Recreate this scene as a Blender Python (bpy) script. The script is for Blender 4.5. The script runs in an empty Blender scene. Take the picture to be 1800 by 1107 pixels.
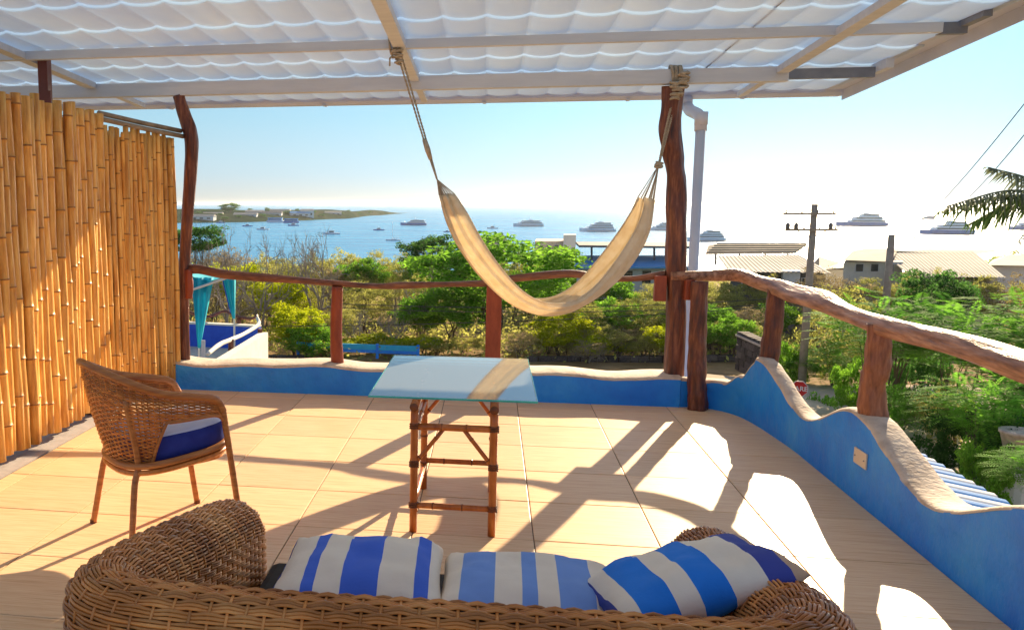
import bpy, bmesh, math, random
import numpy as np
from mathutils import Vector, Matrix, noise
R = math.radians
PI = math.pi
rnd = random.Random(7)
sc = bpy.context.scene
col = sc.collection

# ------------------------------------------------------------------ camera, sky, sun, exposure
F, CX, CY, EYE = 1600.0, 585.0, 582.0, 1.6
PITCH = math.atan(225 / 1600.0)
YAW = math.atan(280 / math.hypot(1600, 225))
cam_d = bpy.data.cameras.new('camera')
cam = bpy.data.objects.new('camera', cam_d); col.objects.link(cam)
cam.location = (0, 0, EYE)
cam.rotation_euler = (PI / 2 - PITCH, 0, YAW)
cam_d.sensor_width = 36; cam_d.lens = 36 * F / 1800
cam_d.shift_x = (900 - CX) / 1800; cam_d.shift_y = (CY - 553.5) / 1800
cam_d.clip_start = 0.05; cam_d.clip_end = 60000
sc.camera = cam

SUN_AZ, SUN_EL = R(20.5), R(21.5)
world = bpy.data.worlds.new('World'); sc.world = world; world.use_nodes = True
wn = world.node_tree
sky = wn.nodes.new('ShaderNodeTexSky'); sky.sky_type = 'NISHITA'; sky.sun_disc = False
sky.sun_elevation = SUN_EL; sky.sun_rotation = SUN_AZ
sky.air_density = 1.0; sky.dust_density = 1.0; sky.ozone_density = 2.5
gm = wn.nodes.new('ShaderNodeGamma'); gm.inputs[1].default_value = 0.42          # flat, hazy sky
bw = wn.nodes.new('ShaderNodeRGBToBW'); tcw = wn.nodes.new('ShaderNodeTexCoord'); spw = wn.nodes.new('ShaderNodeSeparateXYZ')
rpw = wn.nodes.new('ShaderNodeValToRGB'); mxw = wn.nodes.new('ShaderNodeMix'); mxw.data_type = 'RGBA'; mxw.blend_type = 'MULTIPLY'; mxw.inputs[0].default_value = 1
ew = rpw.color_ramp.elements; ew[0].position = 0; ew[0].color = (.98, .99, .92, 1); ew[1].position = 1; ew[1].color = (.60, .72, 1.12, 1)
for p_, c_ in ((.03, (.74, .94, 1.03)), (.09, (.56, .92, 1.12)), (.20, (.42, .84, 1.28)), (.42, (.60, .74, 1.15))): k_ = ew.new(p_); k_.color = (*c_, 1)
wn.links.new(tcw.outputs['Generated'], spw.inputs[0]); wn.links.new(spw.outputs[2], rpw.inputs[0])
wn.links.new(sky.outputs[0], gm.inputs[0]); wn.links.new(gm.outputs[0], bw.inputs[0]); wn.links.new(bw.outputs[0], mxw.inputs[6]); wn.links.new(rpw.outputs[0], mxw.inputs[7])
wn.links.new(mxw.outputs[2], wn.nodes['Background'].inputs[0])
wn.nodes['Background'].inputs[1].default_value = 0.128
sun_d = bpy.data.lights.new('sun', 'SUN'); sun_d.energy = 4.4; sun_d.angle = R(0.5); sun_d.color = (1.0, 0.79, 0.51)
sun = bpy.data.objects.new('sun', sun_d); col.objects.link(sun)
SUNV = Vector((math.sin(SUN_AZ) * math.cos(SUN_EL), math.cos(SUN_AZ) * math.cos(SUN_EL), math.sin(SUN_EL)))
sun.rotation_euler = SUNV.to_track_quat('Z', 'Y').to_euler()
sc.view_settings.view_transform = 'Standard'; sc.view_settings.look = 'None'
sc.view_settings.gamma = 1; sc.view_settings.use_curve_mapping = False
sc.view_settings.exposure = 1.42
sc.render.engine = 'CYCLES'
sc.cycles.max_bounces = 10; sc.cycles.transparent_max_bounces = 16

# ------------------------------------------------------------------ helpers
_fw = Vector((-math.sin(YAW) * math.cos(PITCH), math.cos(YAW) * math.cos(PITCH), -math.sin(PITCH)))
_rt = Vector((math.cos(YAW), math.sin(YAW), 0)); _up = _rt.cross(_fw)
def ray(px, py): return _fw * F + _rt * (px - CX) + _up * (CY - py)
def on_z(px, py, z):                       # the place at height z seen in that direction
    d = ray(px, py); return Vector((0, 0, EYE)) + d * ((z - EYE) / d.z)
def on_y(px, py, Y):
    d = ray(px, py); return Vector((0, 0, EYE)) + d * (Y / d.y)
_hf = Vector((-math.sin(YAW), math.cos(YAW), 0))
def far(px, D, z=0.0, py=430):             # plan position in direction px at depth D metres
    d = ray(px, py); d = Vector((d.x, d.y, 0)); t = D / d.dot(_hf)
    return Vector((d.x * t, d.y * t, z))
def V3(px, D, py):
    d = ray(px, py); h = Vector((d.x, d.y, 0)); t = D / h.dot(_hf); return Vector((0, 0, EYE)) + d * t
def zat(py, D): return EYE - (py - 357) * D / 1616.0

class MB:
    def __init__(s): s.v = []; s.f = []; s.m = []; s.mi = 0
    def add(s, vs, fs):
        b = len(s.v); s.v += [tuple(v) for v in vs]
        s.f += [tuple(i + b for i in f) for f in fs]; s.m += [s.mi] * len(fs); return s
    def box(s, c, d, rz=0, M=None):
        hx, hy, hz = d[0] / 2, d[1] / 2, d[2] / 2
        vs = [Vector((x * hx, y * hy, z * hz)) for x in (-1, 1) for y in (-1, 1) for z in (-1, 1)]
        m = M if M is not None else Matrix.Rotation(rz, 3, 'Z')
        vs = [m @ v + Vector(c) for v in vs]
        return s.add(vs, [(0, 1, 3, 2), (4, 6, 7, 5), (0, 4, 5, 1), (2, 3, 7, 6), (0, 2, 6, 4), (1, 5, 7, 3)])
    def beam(s, a, b, w, h, upv=(0, 0, 1)):
        a, b = Vector(a), Vector(b); t = (b - a); L = t.length; t.normalize()
        side = t.cross(Vector(upv)); side.normalize(); u = side.cross(t)
        M = Matrix((side, t, u)).transposed()
        return s.box((a + b) / 2, (w, L, h), M=M)
    def tube(s, pts, rad, n=8, caps=True, squash=None):
        pts = [Vector(p) for p in pts]; k = len(pts)
        if not hasattr(rad, '__len__'): rad = [rad] * k
        vs = []; fs = []; prev = None
        for i, p in enumerate(pts):
            t = pts[min(i + 1, k - 1)] - pts[max(i - 1, 0)]
            if t.length < 1e-9: t = Vector((0, 0, 1))
            t.normalize()
            if prev is None:
                a = Vector((0, 0, 1)) if abs(t.z) < .9 else Vector((1, 0, 0))
                nrm = t.cross(a).normalized()
            else:
                nrm = (prev - t * prev.dot(t))
                nrm = nrm.normalized() if nrm.length > 1e-6 else t.orthogonal().normalized()
            prev = nrm; bn = t.cross(nrm)
            for j in range(n):
                a = 2 * PI * j / n
                rr = rad[i]
                vs.append(p + nrm * (math.cos(a) * rr) + bn * (math.sin(a) * rr))
        for i in range(k - 1):
            for j in range(n):
                j2 = (j + 1) % n
                fs.append((i * n + j, i * n + j2, (i + 1) * n + j2, (i + 1) * n + j))
        if caps:
            fs.append(tuple(range(n - 1, -1, -1))); fs.append(tuple(range((k - 1) * n, k * n)))
        return s.add(vs, fs)
    def grid(s, P, closed_u=False, closed_v=False):        # P[i][j] -> point
        nu, nv = len(P), len(P[0]); vs = [p for r in P for p in r]; fs = []
        for i in range(nu if closed_u else nu - 1):
            for j in range(nv if closed_v else nv - 1):
                i2, j2 = (i + 1) % nu, (j + 1) % nv
                fs.append((i * nv + j, i2 * nv + j, i2 * nv + j2, i * nv + j2))
        return s.add(vs, fs)
    def prism(s, poly, z0, z1):
        n = len(poly)
        vs = [(p[0], p[1], z0) for p in poly] + [(p[0], p[1], z1) for p in poly]
        fs = [tuple(range(n - 1, -1, -1)), tuple(range(n, 2 * n))] + [(i, (i + 1) % n, n + (i + 1) % n, n + i) for i in range(n)]
        return s.add(vs, fs)
    def lathe(s, prof, c=(0, 0, 0), n=16):
        P = [[(c[0] + r * math.cos(2 * PI * j / n), c[1] + r * math.sin(2 * PI * j / n), c[2] + z) for j in range(n)] for r, z in prof]
        return s.grid(P, closed_v=True)
    def build(s, name, mat, parent=None, smooth=False, bevel=0, rel=True):
        me = bpy.data.meshes.new(name)
        v = s.v
        if parent is not None and rel:
            w = wloc(parent); v = [(a[0] - w[0], a[1] - w[1], a[2] - w[2]) for a in v]
        me.from_pydata(v, [], s.f)
        mats = mat if isinstance(mat, (list, tuple)) else [mat]
        for m in mats: me.materials.append(m)
        if len(mats) > 1: me.polygons.foreach_set('material_index', s.m)
        if smooth: me.polygons.foreach_set('use_smooth', [True] * len(s.f))
        me.update()
        o = bpy.data.objects.new(name, me); col.objects.link(o)
        if parent is not None: o.parent = parent
        if bevel:
            b = o.modifiers.new('bevel', 'BEVEL'); b.width = bevel; b.segments = 2; b.limit_method = 'ANGLE'
        return o
def wloc(o):
    p = Vector(o.location)
    while o.parent is not None: o = o.parent; p += o.location
    return p
def tag(o, label=None, cat=None, group=None, kind=None):
    if label: o['label'] = label
    if cat: o['category'] = cat
    if group: o['group'] = group
    if kind: o['kind'] = kind
    return o
def empty(name, loc, label=None, cat=None, group=None, rz=0):
    o = bpy.data.objects.new(name, None); col.objects.link(o); o.location = loc; o.rotation_euler = (0, 0, rz)
    o.empty_display_size = .1
    return tag(o, label, cat, group)
kids = {}
def copy_tree(o, parent=None):
    c = o.copy(); col.objects.link(c); c.parent = parent
    for ch in list(o.children): copy_tree(ch, c)
    return c
def lerp(a, b, t): return a + (b - a) * t
def spline(pts, n):                        # Catmull-Rom through 3D points
    pts = [Vector(p) for p in pts]; P = [2 * pts[0] - pts[1]] + pts + [2 * pts[-1] - pts[-2]]
    out = []; segs = len(pts) - 1
    for i in range(n):
        u = i / (n - 1) * segs; k = min(int(u), segs - 1); t = u - k
        a, b, c, d = P[k], P[k + 1], P[k + 2], P[k + 3]
        out.append(0.5 * ((2 * b) + (c - a) * t + (2 * a - 5 * b + 4 * c - d) * t * t + (3 * b - a - 3 * c + d) * t ** 3))
    return out
def interp(xs, ys, x):
    if x <= xs[0]: return ys[0]
    for i in range(len(xs) - 1):
        if x <= xs[i + 1]:
            t = (x - xs[i]) / (xs[i + 1] - xs[i]); t = t * t * (3 - 2 * t); return lerp(ys[i], ys[i + 1], t)
    return ys[-1]

# ------------------------------------------------------------------ materials
def srgb(r, g, b):
    f = lambda c: (c / 255 / 12.92) if c / 255 <= .04045 else ((c / 255 + .055) / 1.055) ** 2.4
    return (f(r), f(g), f(b))
def mat(name, c1, c2=None, rough=.6, scale=8, stretch=(1, 1, 1), bump=0, bscale=None, island=0, objrnd=0, spec=.5,
        metal=0, trans=0, coat=0, detail=6, c3=None, coords='Object', contrast=(.3, .7), bdist=.01):
    m = bpy.data.materials.new(name); m.use_nodes = True; nt = m.node_tree; N = nt.nodes; L = nt.links
    b = N['Principled BSDF']; out = N['Material Output']
    b.inputs['Roughness'].default_value = rough; b.inputs['Metallic'].default_value = metal
    b.inputs['Specular IOR Level'].default_value = spec; b.inputs['Coat Weight'].default_value = coat
    tc = N.new('ShaderNodeTexCoord'); mp = N.new('ShaderNodeMapping'); mp.inputs['Scale'].default_value = stretch
    L.new(tc.outputs[coords], mp.inputs[0])
    if objrnd:
        oi = N.new('ShaderNodeObjectInfo'); ml = N.new('ShaderNodeMath'); ml.operation = 'MULTIPLY'; ml.inputs[1].default_value = 37.0
        L.new(oi.outputs['Random'], ml.inputs[0]); L.new(ml.outputs[0], mp.inputs['Location'])
    nz = N.new('ShaderNodeTexNoise'); nz.inputs['Scale'].default_value = scale; nz.inputs['Detail'].default_value = detail
    nz.inputs['Roughness'].default_value = .6
    L.new(mp.outputs[0], nz.inputs['Vector'])
    rp = N.new('ShaderNodeValToRGB'); e = rp.color_ramp.elements
    e[0].position, e[1].position = contrast
    e[0].color = (*c1, 1); e[1].color = (*(c2 or c1), 1)
    if c3: k = e.new((contrast[0] + contrast[1]) / 2); k.color = (*c3, 1)
    L.new(nz.outputs[0], rp.inputs[0]); colr = rp.outputs[0]
    def vary(src, amt, colr):
        hs = N.new('ShaderNodeHueSaturation'); mr = N.new('ShaderNodeMapRange')
        mr.inputs[3].default_value = 1 - amt; mr.inputs[4].default_value = 1 + amt
        L.new(src, mr.inputs[0]); L.new(mr.outputs[0], hs.inputs['Value']); L.new(colr, hs.inputs['Color'])
        return hs.outputs[0]
    if island: g = N.new('ShaderNodeNewGeometry'); colr = vary(g.outputs['Random Per Island'], island, colr)
    if objrnd: g = N.new('ShaderNodeObjectInfo'); colr = vary(g.outputs['Random'], objrnd, colr)
    L.new(colr, b.inputs['Base Color'])
    if bump:
        n2 = N.new('ShaderNodeTexNoise'); n2.inputs['Scale'].default_value = bscale or scale; n2.inputs['Detail'].default_value = 8
        L.new(mp.outputs[0], n2.inputs['Vector'])
        bp = N.new('ShaderNodeBump'); bp.inputs['Strength'].default_value = bump; bp.inputs['Distance'].default_value = bdist
        L.new(n2.outputs[0], bp.inputs['Height']); L.new(bp.outputs[0], b.inputs['Normal'])
    if trans:
        t = N.new('ShaderNodeBsdfTranslucent'); mx = N.new('ShaderNodeMixShader'); mx.inputs[0].default_value = trans
        L.new(colr, t.inputs[0]); L.new(b.outputs[0], mx.inputs[1]); L.new(t.outputs[0], mx.inputs[2]); L.new(mx.outputs[0], out.inputs[0])
    return m

M = {}
M['tile'] = mat('floor_tile', (.70, .42, .22), (.90, .65, .40), rough=.42, spec=.12, scale=6, stretch=(.7, 14, 1), objrnd=.10, bump=.03, contrast=(.28, .7), c3=(.84, .56, .32))
M['grout'] = mat('grout', (.15, .10, .08), (.26, .19, .14), rough=.9, scale=20)
M['strip_grey'] = mat('strip_grey', (.36, .32, .31), (.48, .43, .41), rough=.85, scale=14, bump=.3)
M['blue'] = mat('blue_plaster', (.006, .20, .86), (.05, .40, .99), rough=.5, scale=2.2, bump=.8, bscale=11, bdist=.018, detail=14, contrast=(.32, .74), c3=(.010, .29, .97))
M['cream'] = mat('cream_plaster', (.46, .35, .27), (.76, .65, .53), rough=.85, scale=7, bump=.8, bscale=38, bdist=.008, c3=(.68, .56, .45), detail=12)
M['wood'] = mat('red_brown_wood', (.035, .014, .018), (.30, .11, .055), rough=.42, scale=7, stretch=(5, 5, .7), bump=.7, bscale=9, bdist=.015, c3=(.15, .042, .022), detail=9)
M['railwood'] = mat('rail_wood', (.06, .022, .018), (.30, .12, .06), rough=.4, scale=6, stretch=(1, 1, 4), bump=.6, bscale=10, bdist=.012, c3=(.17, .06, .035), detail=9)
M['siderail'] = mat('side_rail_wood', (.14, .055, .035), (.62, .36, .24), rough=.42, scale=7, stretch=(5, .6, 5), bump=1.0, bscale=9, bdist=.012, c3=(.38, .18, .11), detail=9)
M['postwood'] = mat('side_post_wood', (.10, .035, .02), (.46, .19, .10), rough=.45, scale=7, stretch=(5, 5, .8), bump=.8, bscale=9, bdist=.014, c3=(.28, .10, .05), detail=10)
M['redpost'] = mat('red_painted_post', (.20, .035, .015), (.36, .075, .03), rough=.5, scale=9, stretch=(2, 2, .6), bump=.4, bdist=.008)
M['redsteel'] = mat('red_painted_steel', (.10, .018, .012), (.16, .03, .02), rough=.4, scale=6)
M['bamboo'] = mat('bamboo', (.48, .19, .035), (.92, .56, .16), rough=.38, scale=5, stretch=(6, 6, .8), objrnd=.2, bump=.25, c3=(.76, .38, .08), contrast=(.3, .68))
M['bamboo_node'] = mat('bamboo_node', (.22, .09, .025), (.45, .22, .07), rough=.6, scale=30)
M['greybamboo'] = mat('weathered_bamboo', (.20, .15, .11), (.40, .32, .24), rough=.6, scale=8, stretch=(1, 1, 1), objrnd=.2)
M['rattan_pole'] = mat('rattan_pole', (.36, .08, .012), (.62, .19, .035), rough=.3, scale=10, stretch=(2, 2, 1), bump=.1)
M['rattan_node'] = mat('rattan_binding', (.12, .03, .008), (.25, .07, .02), rough=.45, scale=20)
M['wicker'] = mat('sofa_wicker', (.36, .11, .018), (.88, .42, .13), rough=.38, scale=3, island=.3, contrast=(.35, .7), c3=(.64, .24, .055))
M['wicker_core'] = mat('wicker_core', (.035, .016, .008), (.06, .028, .014), rough=.8, scale=20)
M['chair_wicker'] = mat('chair_wicker', (.46, .12, .016), (.82, .30, .06), rough=.35, scale=30, island=.35)
M['cream_wicker'] = mat('chair_frame', (.32, .09, .02), (.60, .23, .06), rough=.38, scale=60, stretch=(.1, .1, 1))
M['navy'] = mat('navy_cloth', (.012, .02, .20), (.03, .05, .34), rough=.85, scale=6, bump=.25, bscale=60, bdist=.003)
M['dark'] = mat('dark_cushion', (.035, .028, .024), (.06, .05, .042), rough=.9, scale=10, bump=.2)
M['hammock'] = mat('hammock_cotton', (.84, .72, .52), (.93, .85, .70), rough=.85, scale=16, stretch=(1, 1, 1), bump=.5, bscale=140, bdist=.004, trans=.40)
M['rope'] = mat('rope', (.30, .25, .19), (.55, .48, .38), rough=.9, scale=40, bump=.5)
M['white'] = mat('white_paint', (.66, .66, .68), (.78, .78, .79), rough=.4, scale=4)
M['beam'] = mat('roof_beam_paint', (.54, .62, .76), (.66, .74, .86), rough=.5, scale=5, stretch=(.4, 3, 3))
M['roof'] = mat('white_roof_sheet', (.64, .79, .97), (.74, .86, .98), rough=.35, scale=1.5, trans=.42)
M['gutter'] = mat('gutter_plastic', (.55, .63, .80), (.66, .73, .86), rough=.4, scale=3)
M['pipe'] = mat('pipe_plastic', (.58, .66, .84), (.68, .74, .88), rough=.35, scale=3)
M['steel'] = mat('dark_steel', (.16, .19, .26), (.24, .28, .36), rough=.5, scale=8)
M['plate'] = mat('plate_plastic', (.70, .58, .45), (.76, .64, .5), rough=.5, scale=3)

def glass():
    m = bpy.data.materials.new('table_glass'); m.use_nodes = True; N = m.node_tree.nodes; L = m.node_tree.links
    b = N['Principled BSDF']; b.inputs['Base Color'].default_value = (.62, .9, .86, 1); b.inputs['Roughness'].default_value = .03
    b.inputs['IOR'].default_value = 1.5; b.inputs['Transmission Weight'].default_value = 1.0
    t = N.new('ShaderNodeBsdfTransparent'); t.inputs[0].default_value = (.72, .92, .9, 1)
    g = N.new('ShaderNodeBsdfGlossy'); g.inputs['Roughness'].default_value = .04
    d = N.new('ShaderNodeBsdfDiffuse'); d.inputs[0].default_value = (.86, .92, .90, 1)
    fr = N.new('ShaderNodeFresnel'); fr.inputs[0].default_value = 1.7
    m1 = N.new('ShaderNodeMixShader'); m1.inputs[0].default_value = .30
    m2 = N.new('ShaderNodeMixShader')
    L.new(t.outputs[0], m1.inputs[1]); L.new(d.outputs[0], m1.inputs[2])
    L.new(fr.outputs[0], m2.inputs[0]); L.new(m1.outputs[0], m2.inputs[1]); L.new(g.outputs[0], m2.inputs[2])
    L.new(m2.outputs[0], N['Material Output'].inputs[0])
    return m
M['glass'] = glass()
M['glass_edge'] = mat('glass_edge', (.05, .42, .36), (.12, .6, .5), rough=.2, scale=9)

def stripes(name, stops, axis=0, half=.25):
    """stops: list of (position 0..1, colour) along the cushion's own x axis"""
    m = mat(name, (1, 1, 1), (.93, .92, .91), rough=.85, scale=9, bump=.35, bscale=120, bdist=.002)
    N = m.node_tree.nodes; L = m.node_tree.links; b = N['Principled BSDF']
    old = b.inputs['Base Color'].links[0].from_socket
    tc = N.new('ShaderNodeTexCoord'); sp = N.new('ShaderNodeSeparateXYZ'); L.new(tc.outputs['Object'], sp.inputs[0])
    mr = N.new('ShaderNodeMapRange'); mr.inputs[1].default_value = -half; mr.inputs[2].default_value = half
    L.new(sp.outputs[axis], mr.inputs[0])
    rp = N.new('ShaderNodeValToRGB'); rp.color_ramp.interpolation = 'CONSTANT'; e = rp.color_ramp.elements
    e[0].position = 0; e[0].color = (*stops[0][1], 1); e[1].position = stops[1][0]; e[1].color = (*stops[1][1], 1)
    for p, c in stops[2:]: k = e.new(p); k.color = (*c, 1)
    L.new(mr.outputs[0], rp.inputs[0])
    mx = N.new('ShaderNodeMix'); mx.data_type = 'RGBA'; mx.blend_type = 'MULTIPLY'; mx.inputs[0].default_value = 1
    L.new(rp.outputs[0], mx.inputs[6]); L.new(old, mx.inputs[7]); L.new(mx.outputs[2], b.inputs['Base Color'])
    return m

# ------------------------------------------------------------------ terrain, sea, headland
SEA = -18.4
def ground_z(x, y):
    d = math.hypot(x, y) if y > 0 else abs(x)
    d = y * math.cos(YAW) - x * math.sin(YAW)
    zz = interp([0, 62, 120, 250, 300, 340], [-8, -8, -11.2, -18.0, -19.2, -24], d)
    return zz + noise.noise(Vector((x * .05, y * .05, 3))) * .5
M['ground'] = mat('dry_ground', (.20, .12, .05), (.42, .29, .14), spec=.05, rough=.95, scale=.35, detail=12, c3=(.30, .20, .09), bump=.6, bscale=1.5, bdist=.1)
mb = MB()
xs = list(np.linspace(-260, 330, 90)); ys = list(np.linspace(-30, 360, 80))
mb.grid([[(x, y, ground_z(x, y)) for y in ys] for x in xs])
tag(mb.build('ground', M['ground'], smooth=True), kind='structure')
mb = MB()                                   # sea bed far below the water out to the horizon keeps the land one sheet
# water
def water():
    m = bpy.data.materials.new('sea_water'); m.use_nodes = True; N = m.node_tree.nodes; L = m.node_tree.links
    b = N['Principled BSDF']; b.inputs['Base Color'].default_value = (.035, .27, .47, 1); b.inputs['Roughness'].default_value = .24
    b.inputs['Specular IOR Level'].default_value = .5
    tc = N.new('ShaderNodeTexCoord'); hs = []
    for sc_, st in ((.16, (1, 2.2, 1)), (.02, (1, 2.5, 1)), (1.1, (1, 1.6, 1))):
        mp = N.new('ShaderNodeMapping'); mp.inputs['Scale'].default_value = st; nz = N.new('ShaderNodeTexNoise')
        nz.inputs['Scale'].default_value = sc_; nz.inputs['Detail'].default_value = 5
        L.new(tc.outputs['Object'], mp.inputs[0]); L.new(mp.outputs[0], nz.inputs[0]); hs.append(nz.outputs[0])
    a = N.new('ShaderNodeMath'); a.operation = 'MULTIPLY_ADD'; a.inputs[1].default_value = 1.0
    L.new(hs[0], a.inputs[0]); L.new(hs[2], a.inputs[2])
    bp = N.new('ShaderNodeBump'); bp.inputs['Strength'].default_value = .32; bp.inputs['Distance'].default_value = 1.0
    L.new(a.outputs[0], bp.inputs['Height']); L.new(bp.outputs[0], b.inputs['Normal'])
    rp = N.new('ShaderNodeValToRGB'); e = rp.color_ramp.elements; e[0].position = .35; e[1].position = .65
    e[0].color = (.02, .26, .52, 1); e[1].color = (.05, .38, .66, 1)
    L.new(hs[1], rp.inputs[0]); L.new(rp.outputs[0], b.inputs['Base Color'])
    return m
mb = MB(); mb.add([(-26000, 200, SEA), (26000, 200, SEA), (26000, 30000, SEA), (-26000, 30000, SEA)], [(0, 1, 2, 3)])
tag(mb.build('sea', water()), kind='structure')
# headland
M['headland'] = mat('headland_scrub', (.015, .035, .022), (.08, .085, .05), rough=.95, spec=0, scale=.02, detail=12, c3=(.035, .06, .035), bump=.5, bscale=.08, bdist=2)
SH = [(150, 396), (340, 392), (420, 391), (520, 388), (600, 385), (660, 379), (700, 376), (722, 374)]
def shore(px):
    py = interp([p[0] for p in SH], [p[1] for p in SH], px); return on_z(px, py, SEA)
def head_h(px): return interp([100, 340, 460, 560, 650, 722], [14.5, 14.5, 13.6, 13, 9, .6], px)
mb = MB(); P = []
for i in range(81):
    px = 150 + (722 - 150) * i / 80
    a = shore(px); d = Vector((a.x, a.y, 0)).normalized(); W = interp([150, 600, 722], [900, 700, 60], px); row = []
    for j in range(15):
        t = j / 14; q = Vector((a.x, a.y, 0)) + d * (W * t)
        h = head_h(px) * math.sin(PI * min(1, t * 1.15) ** .6) if t * 1.15 < 1 else -2
        h *= (.85 + .3 * noise.noise(Vector((q.x * .006, q.y * .006, 1))))
        row.append((q.x, q.y, SEA - .5 + h))
    P.append(row)
mb.grid(P); tag(mb.build('headland', M['headland'], smooth=True), kind='structure')

# ------------------------------------------------------------------ terrace floor
floor = MB().prism([(-3.6, .2), (2.22, .2), (2.22, 7.9), (-3.6, 7.9)], -.25, -.006).build('terrace_floor', M['grout'])
tag(floor, kind='structure')
T = .583; J = .0055
tile_mesh = {}
def tile(x0, y0, x1, y1):
    w, h = round(x1 - x0 - J, 4), round(y1 - y0 - J, 4)
    if w < .02 or h < .02: return
    if (w, h) not in tile_mesh:
        q = MB(); a, b, c = w / 2, h / 2, .003
        q.add([(-a, -b, -.01), (a, -b, -.01), (a, b, -.01), (-a, b, -.01), (-a, -b, -.0012), (a, -b, -.0012), (a, b, -.0012), (-a, b, -.0012),
               (-a + c, -b + c, 0), (a - c, -b + c, 0), (a - c, b - c, 0), (-a + c, b - c, 0)],
              [(0, 1, 5, 4), (1, 2, 6, 5), (2, 3, 7, 6), (3, 0, 4, 7), (4, 5, 9, 8), (5, 6, 10, 9), (6, 7, 11, 10), (7, 4, 8, 11), (8, 9, 10, 11)])
        me = bpy.data.meshes.new('tile'); me.from_pydata(q.v, [], q.f); me.materials.append(M['tile']); tile_mesh[(w, h)] = me
    o = bpy.data.objects.new('tile', tile_mesh[(w, h)]); col.objects.link(o); o.parent = floor
    o.location = ((x0 + x1) / 2, (y0 + y1) / 2, rnd.uniform(-.0006, .0006))
    o.rotation_euler = (rnd.uniform(-.0012, .0012), rnd.uniform(-.0012, .0012), 0)
xe = [-2.80] + [-.93 + T * k for k in range(-3, 6)]; xe = [x for x in xe if x <= 2.0] + [2.15]
ye = [.3] + [6.62 - T * k for k in range(10, -1, -1)] + [6.62 + T, 7.46]
for i in range(len(xe) - 1):
    for j in range(len(ye) - 1): tile(xe[i], ye[j], xe[i + 1], ye[j + 1])
strip = MB().box((-3.1, 3.9, -.002), (.58, 7.2, .008)).build('grey_strip', M['strip_grey'], floor)  # plain grey strip of floor along the foot of the bamboo

# ------------------------------------------------------------------ parapets
def parapet(name, inner, outer, height, label, z_bot=-.3, n=90, top_w=.0):
    """inner/outer: plan curves sampled together; height(t)"""
    root = empty(name, (inner[0][0], inner[0][1], 0), label, 'wall')
    n = len(inner)
    face = MB(); face.mi = 0; P = []
    for i in range(n):
        h = height(i / (n - 1)); a = inner[i]; row = []
        for k in range(9):
            z = lerp(z_bot, h, k / 8) if k else z_bot
            row.append((a[0] + .004 * noise.noise(Vector((a[0] * 4, a[1] * 4, z * 6))), a[1] + .004 * noise.noise(Vector((a[0] * 4, a[1] * 4 + 9, z * 6))), z))
        P.append(row)
    face.grid(P)
    o = [(outer[i], height(i / (n - 1))) for i in range(n)]
    face.grid([[(q[0], q[1], h - .012), (q[0], q[1], z_bot)] for q, h in o])
    face.add([P[0][0], P[0][-1], (*outer[0], o[0][1] - .012), (*outer[0], z_bot)], [(0, 1, 2, 3)])
    face.add([P[-1][0], P[-1][-1], (*outer[-1], o[-1][1] - .012), (*outer[-1], z_bot)], [(3, 2, 1, 0)])
    face.build('painted_face', M['blue'], root, smooth=True)
    cap = MB(); C = []
    for i in range(n):
        h = height(i / (n - 1)); a, b = Vector((*inner[i], 0)), Vector((*outer[i], 0)); row = []
        for t, dz in ((-.004, -.006), (-.006, .0), (.02, .008), (.1, .016), (.3, .02), (.5, .021), (.75, .018), (.95, .012), (1.0, .0), (1.0, -.012)):
            p = a.lerp(b, t); wob = noise.noise(Vector((p.x * 7, p.y * 7, t * 2))) * .005
            row.append((p.x + wob, p.y, h + dz + wob))
        C.append(row)
    cap.grid(C); cap.build('plaster_cap', M['cream'], root, smooth=True)
    return root
n = 60
inn = [(lerp(-3.6, 1.50, i / n), 7.42) for i in range(n + 1)]; out = [(x, 7.80) for x, y in inn]
parapet('parapet_wall', inn, out, lambda t: .222 + .012 * math.sin(t * 19) + .008 * math.sin(t * 47), 'low straight blue parapet wall with a flat cream top across the far end of the terrace')
inp = [(1.505, 7.43), (1.62, 7.44), (1.75, 7.38), (1.86, 7.22), (1.92, 6.98), (1.955, 6.6), (1.98, 6.1), (1.985, 5.4), (1.985, 4.6), (1.985, 3.9), (1.985, 3.2), (1.985, 2.2), (1.985, 1.2)]
S2 = spline([(a, b, 0) for a, b in inp], 150)
inn = [(p.x, p.y) for p in S2]; out = []
for i in range(150):
    t = (S2[min(i + 1, 149)] - S2[max(i - 1, 0)]).normalized(); nn = Vector((-t.y, t.x)); th_ = interp([4.4, 5.3, 6.7, 7.3], [.19, .155, .10, .14], S2[i].y); out.append((S2[i].x + nn.x * th_, S2[i].y + nn.y * th_))
def hside(t):
    p = S2[int(round(t * 149))]
    if p.x < 1.92: return interp([1.5, 1.62, 1.80, 1.88, 1.925], [.215, .20, .215, .30, .45], p.x)
    return interp([1.2, 2.2, 2.62, 3.5, 4.42, 5.32, 6.08, 6.95, 7.22], [.3, .45, .24, .49, .235, .46, .24, .475, .34], p.y)
parapet('parapet_wall', inn, out, hside, 'blue parapet wall with a wavy cream top along the right side of the terrace')
pl = empty('wall_plate', (1.975, 5.15, .245), 'small square cream blank plate on the wavy blue wall', 'wall plate')
MB().box((1.980, 5.155, .247), (.010, .165, .085)).build('cover', M['plate'], pl, bevel=.003)
for dy in (-.06, .06): MB().tube([(1.976, 5.155 + dy, .247), (1.971, 5.155 + dy, .247)], .004, 8).build('screw', M['steel'], pl)

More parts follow.
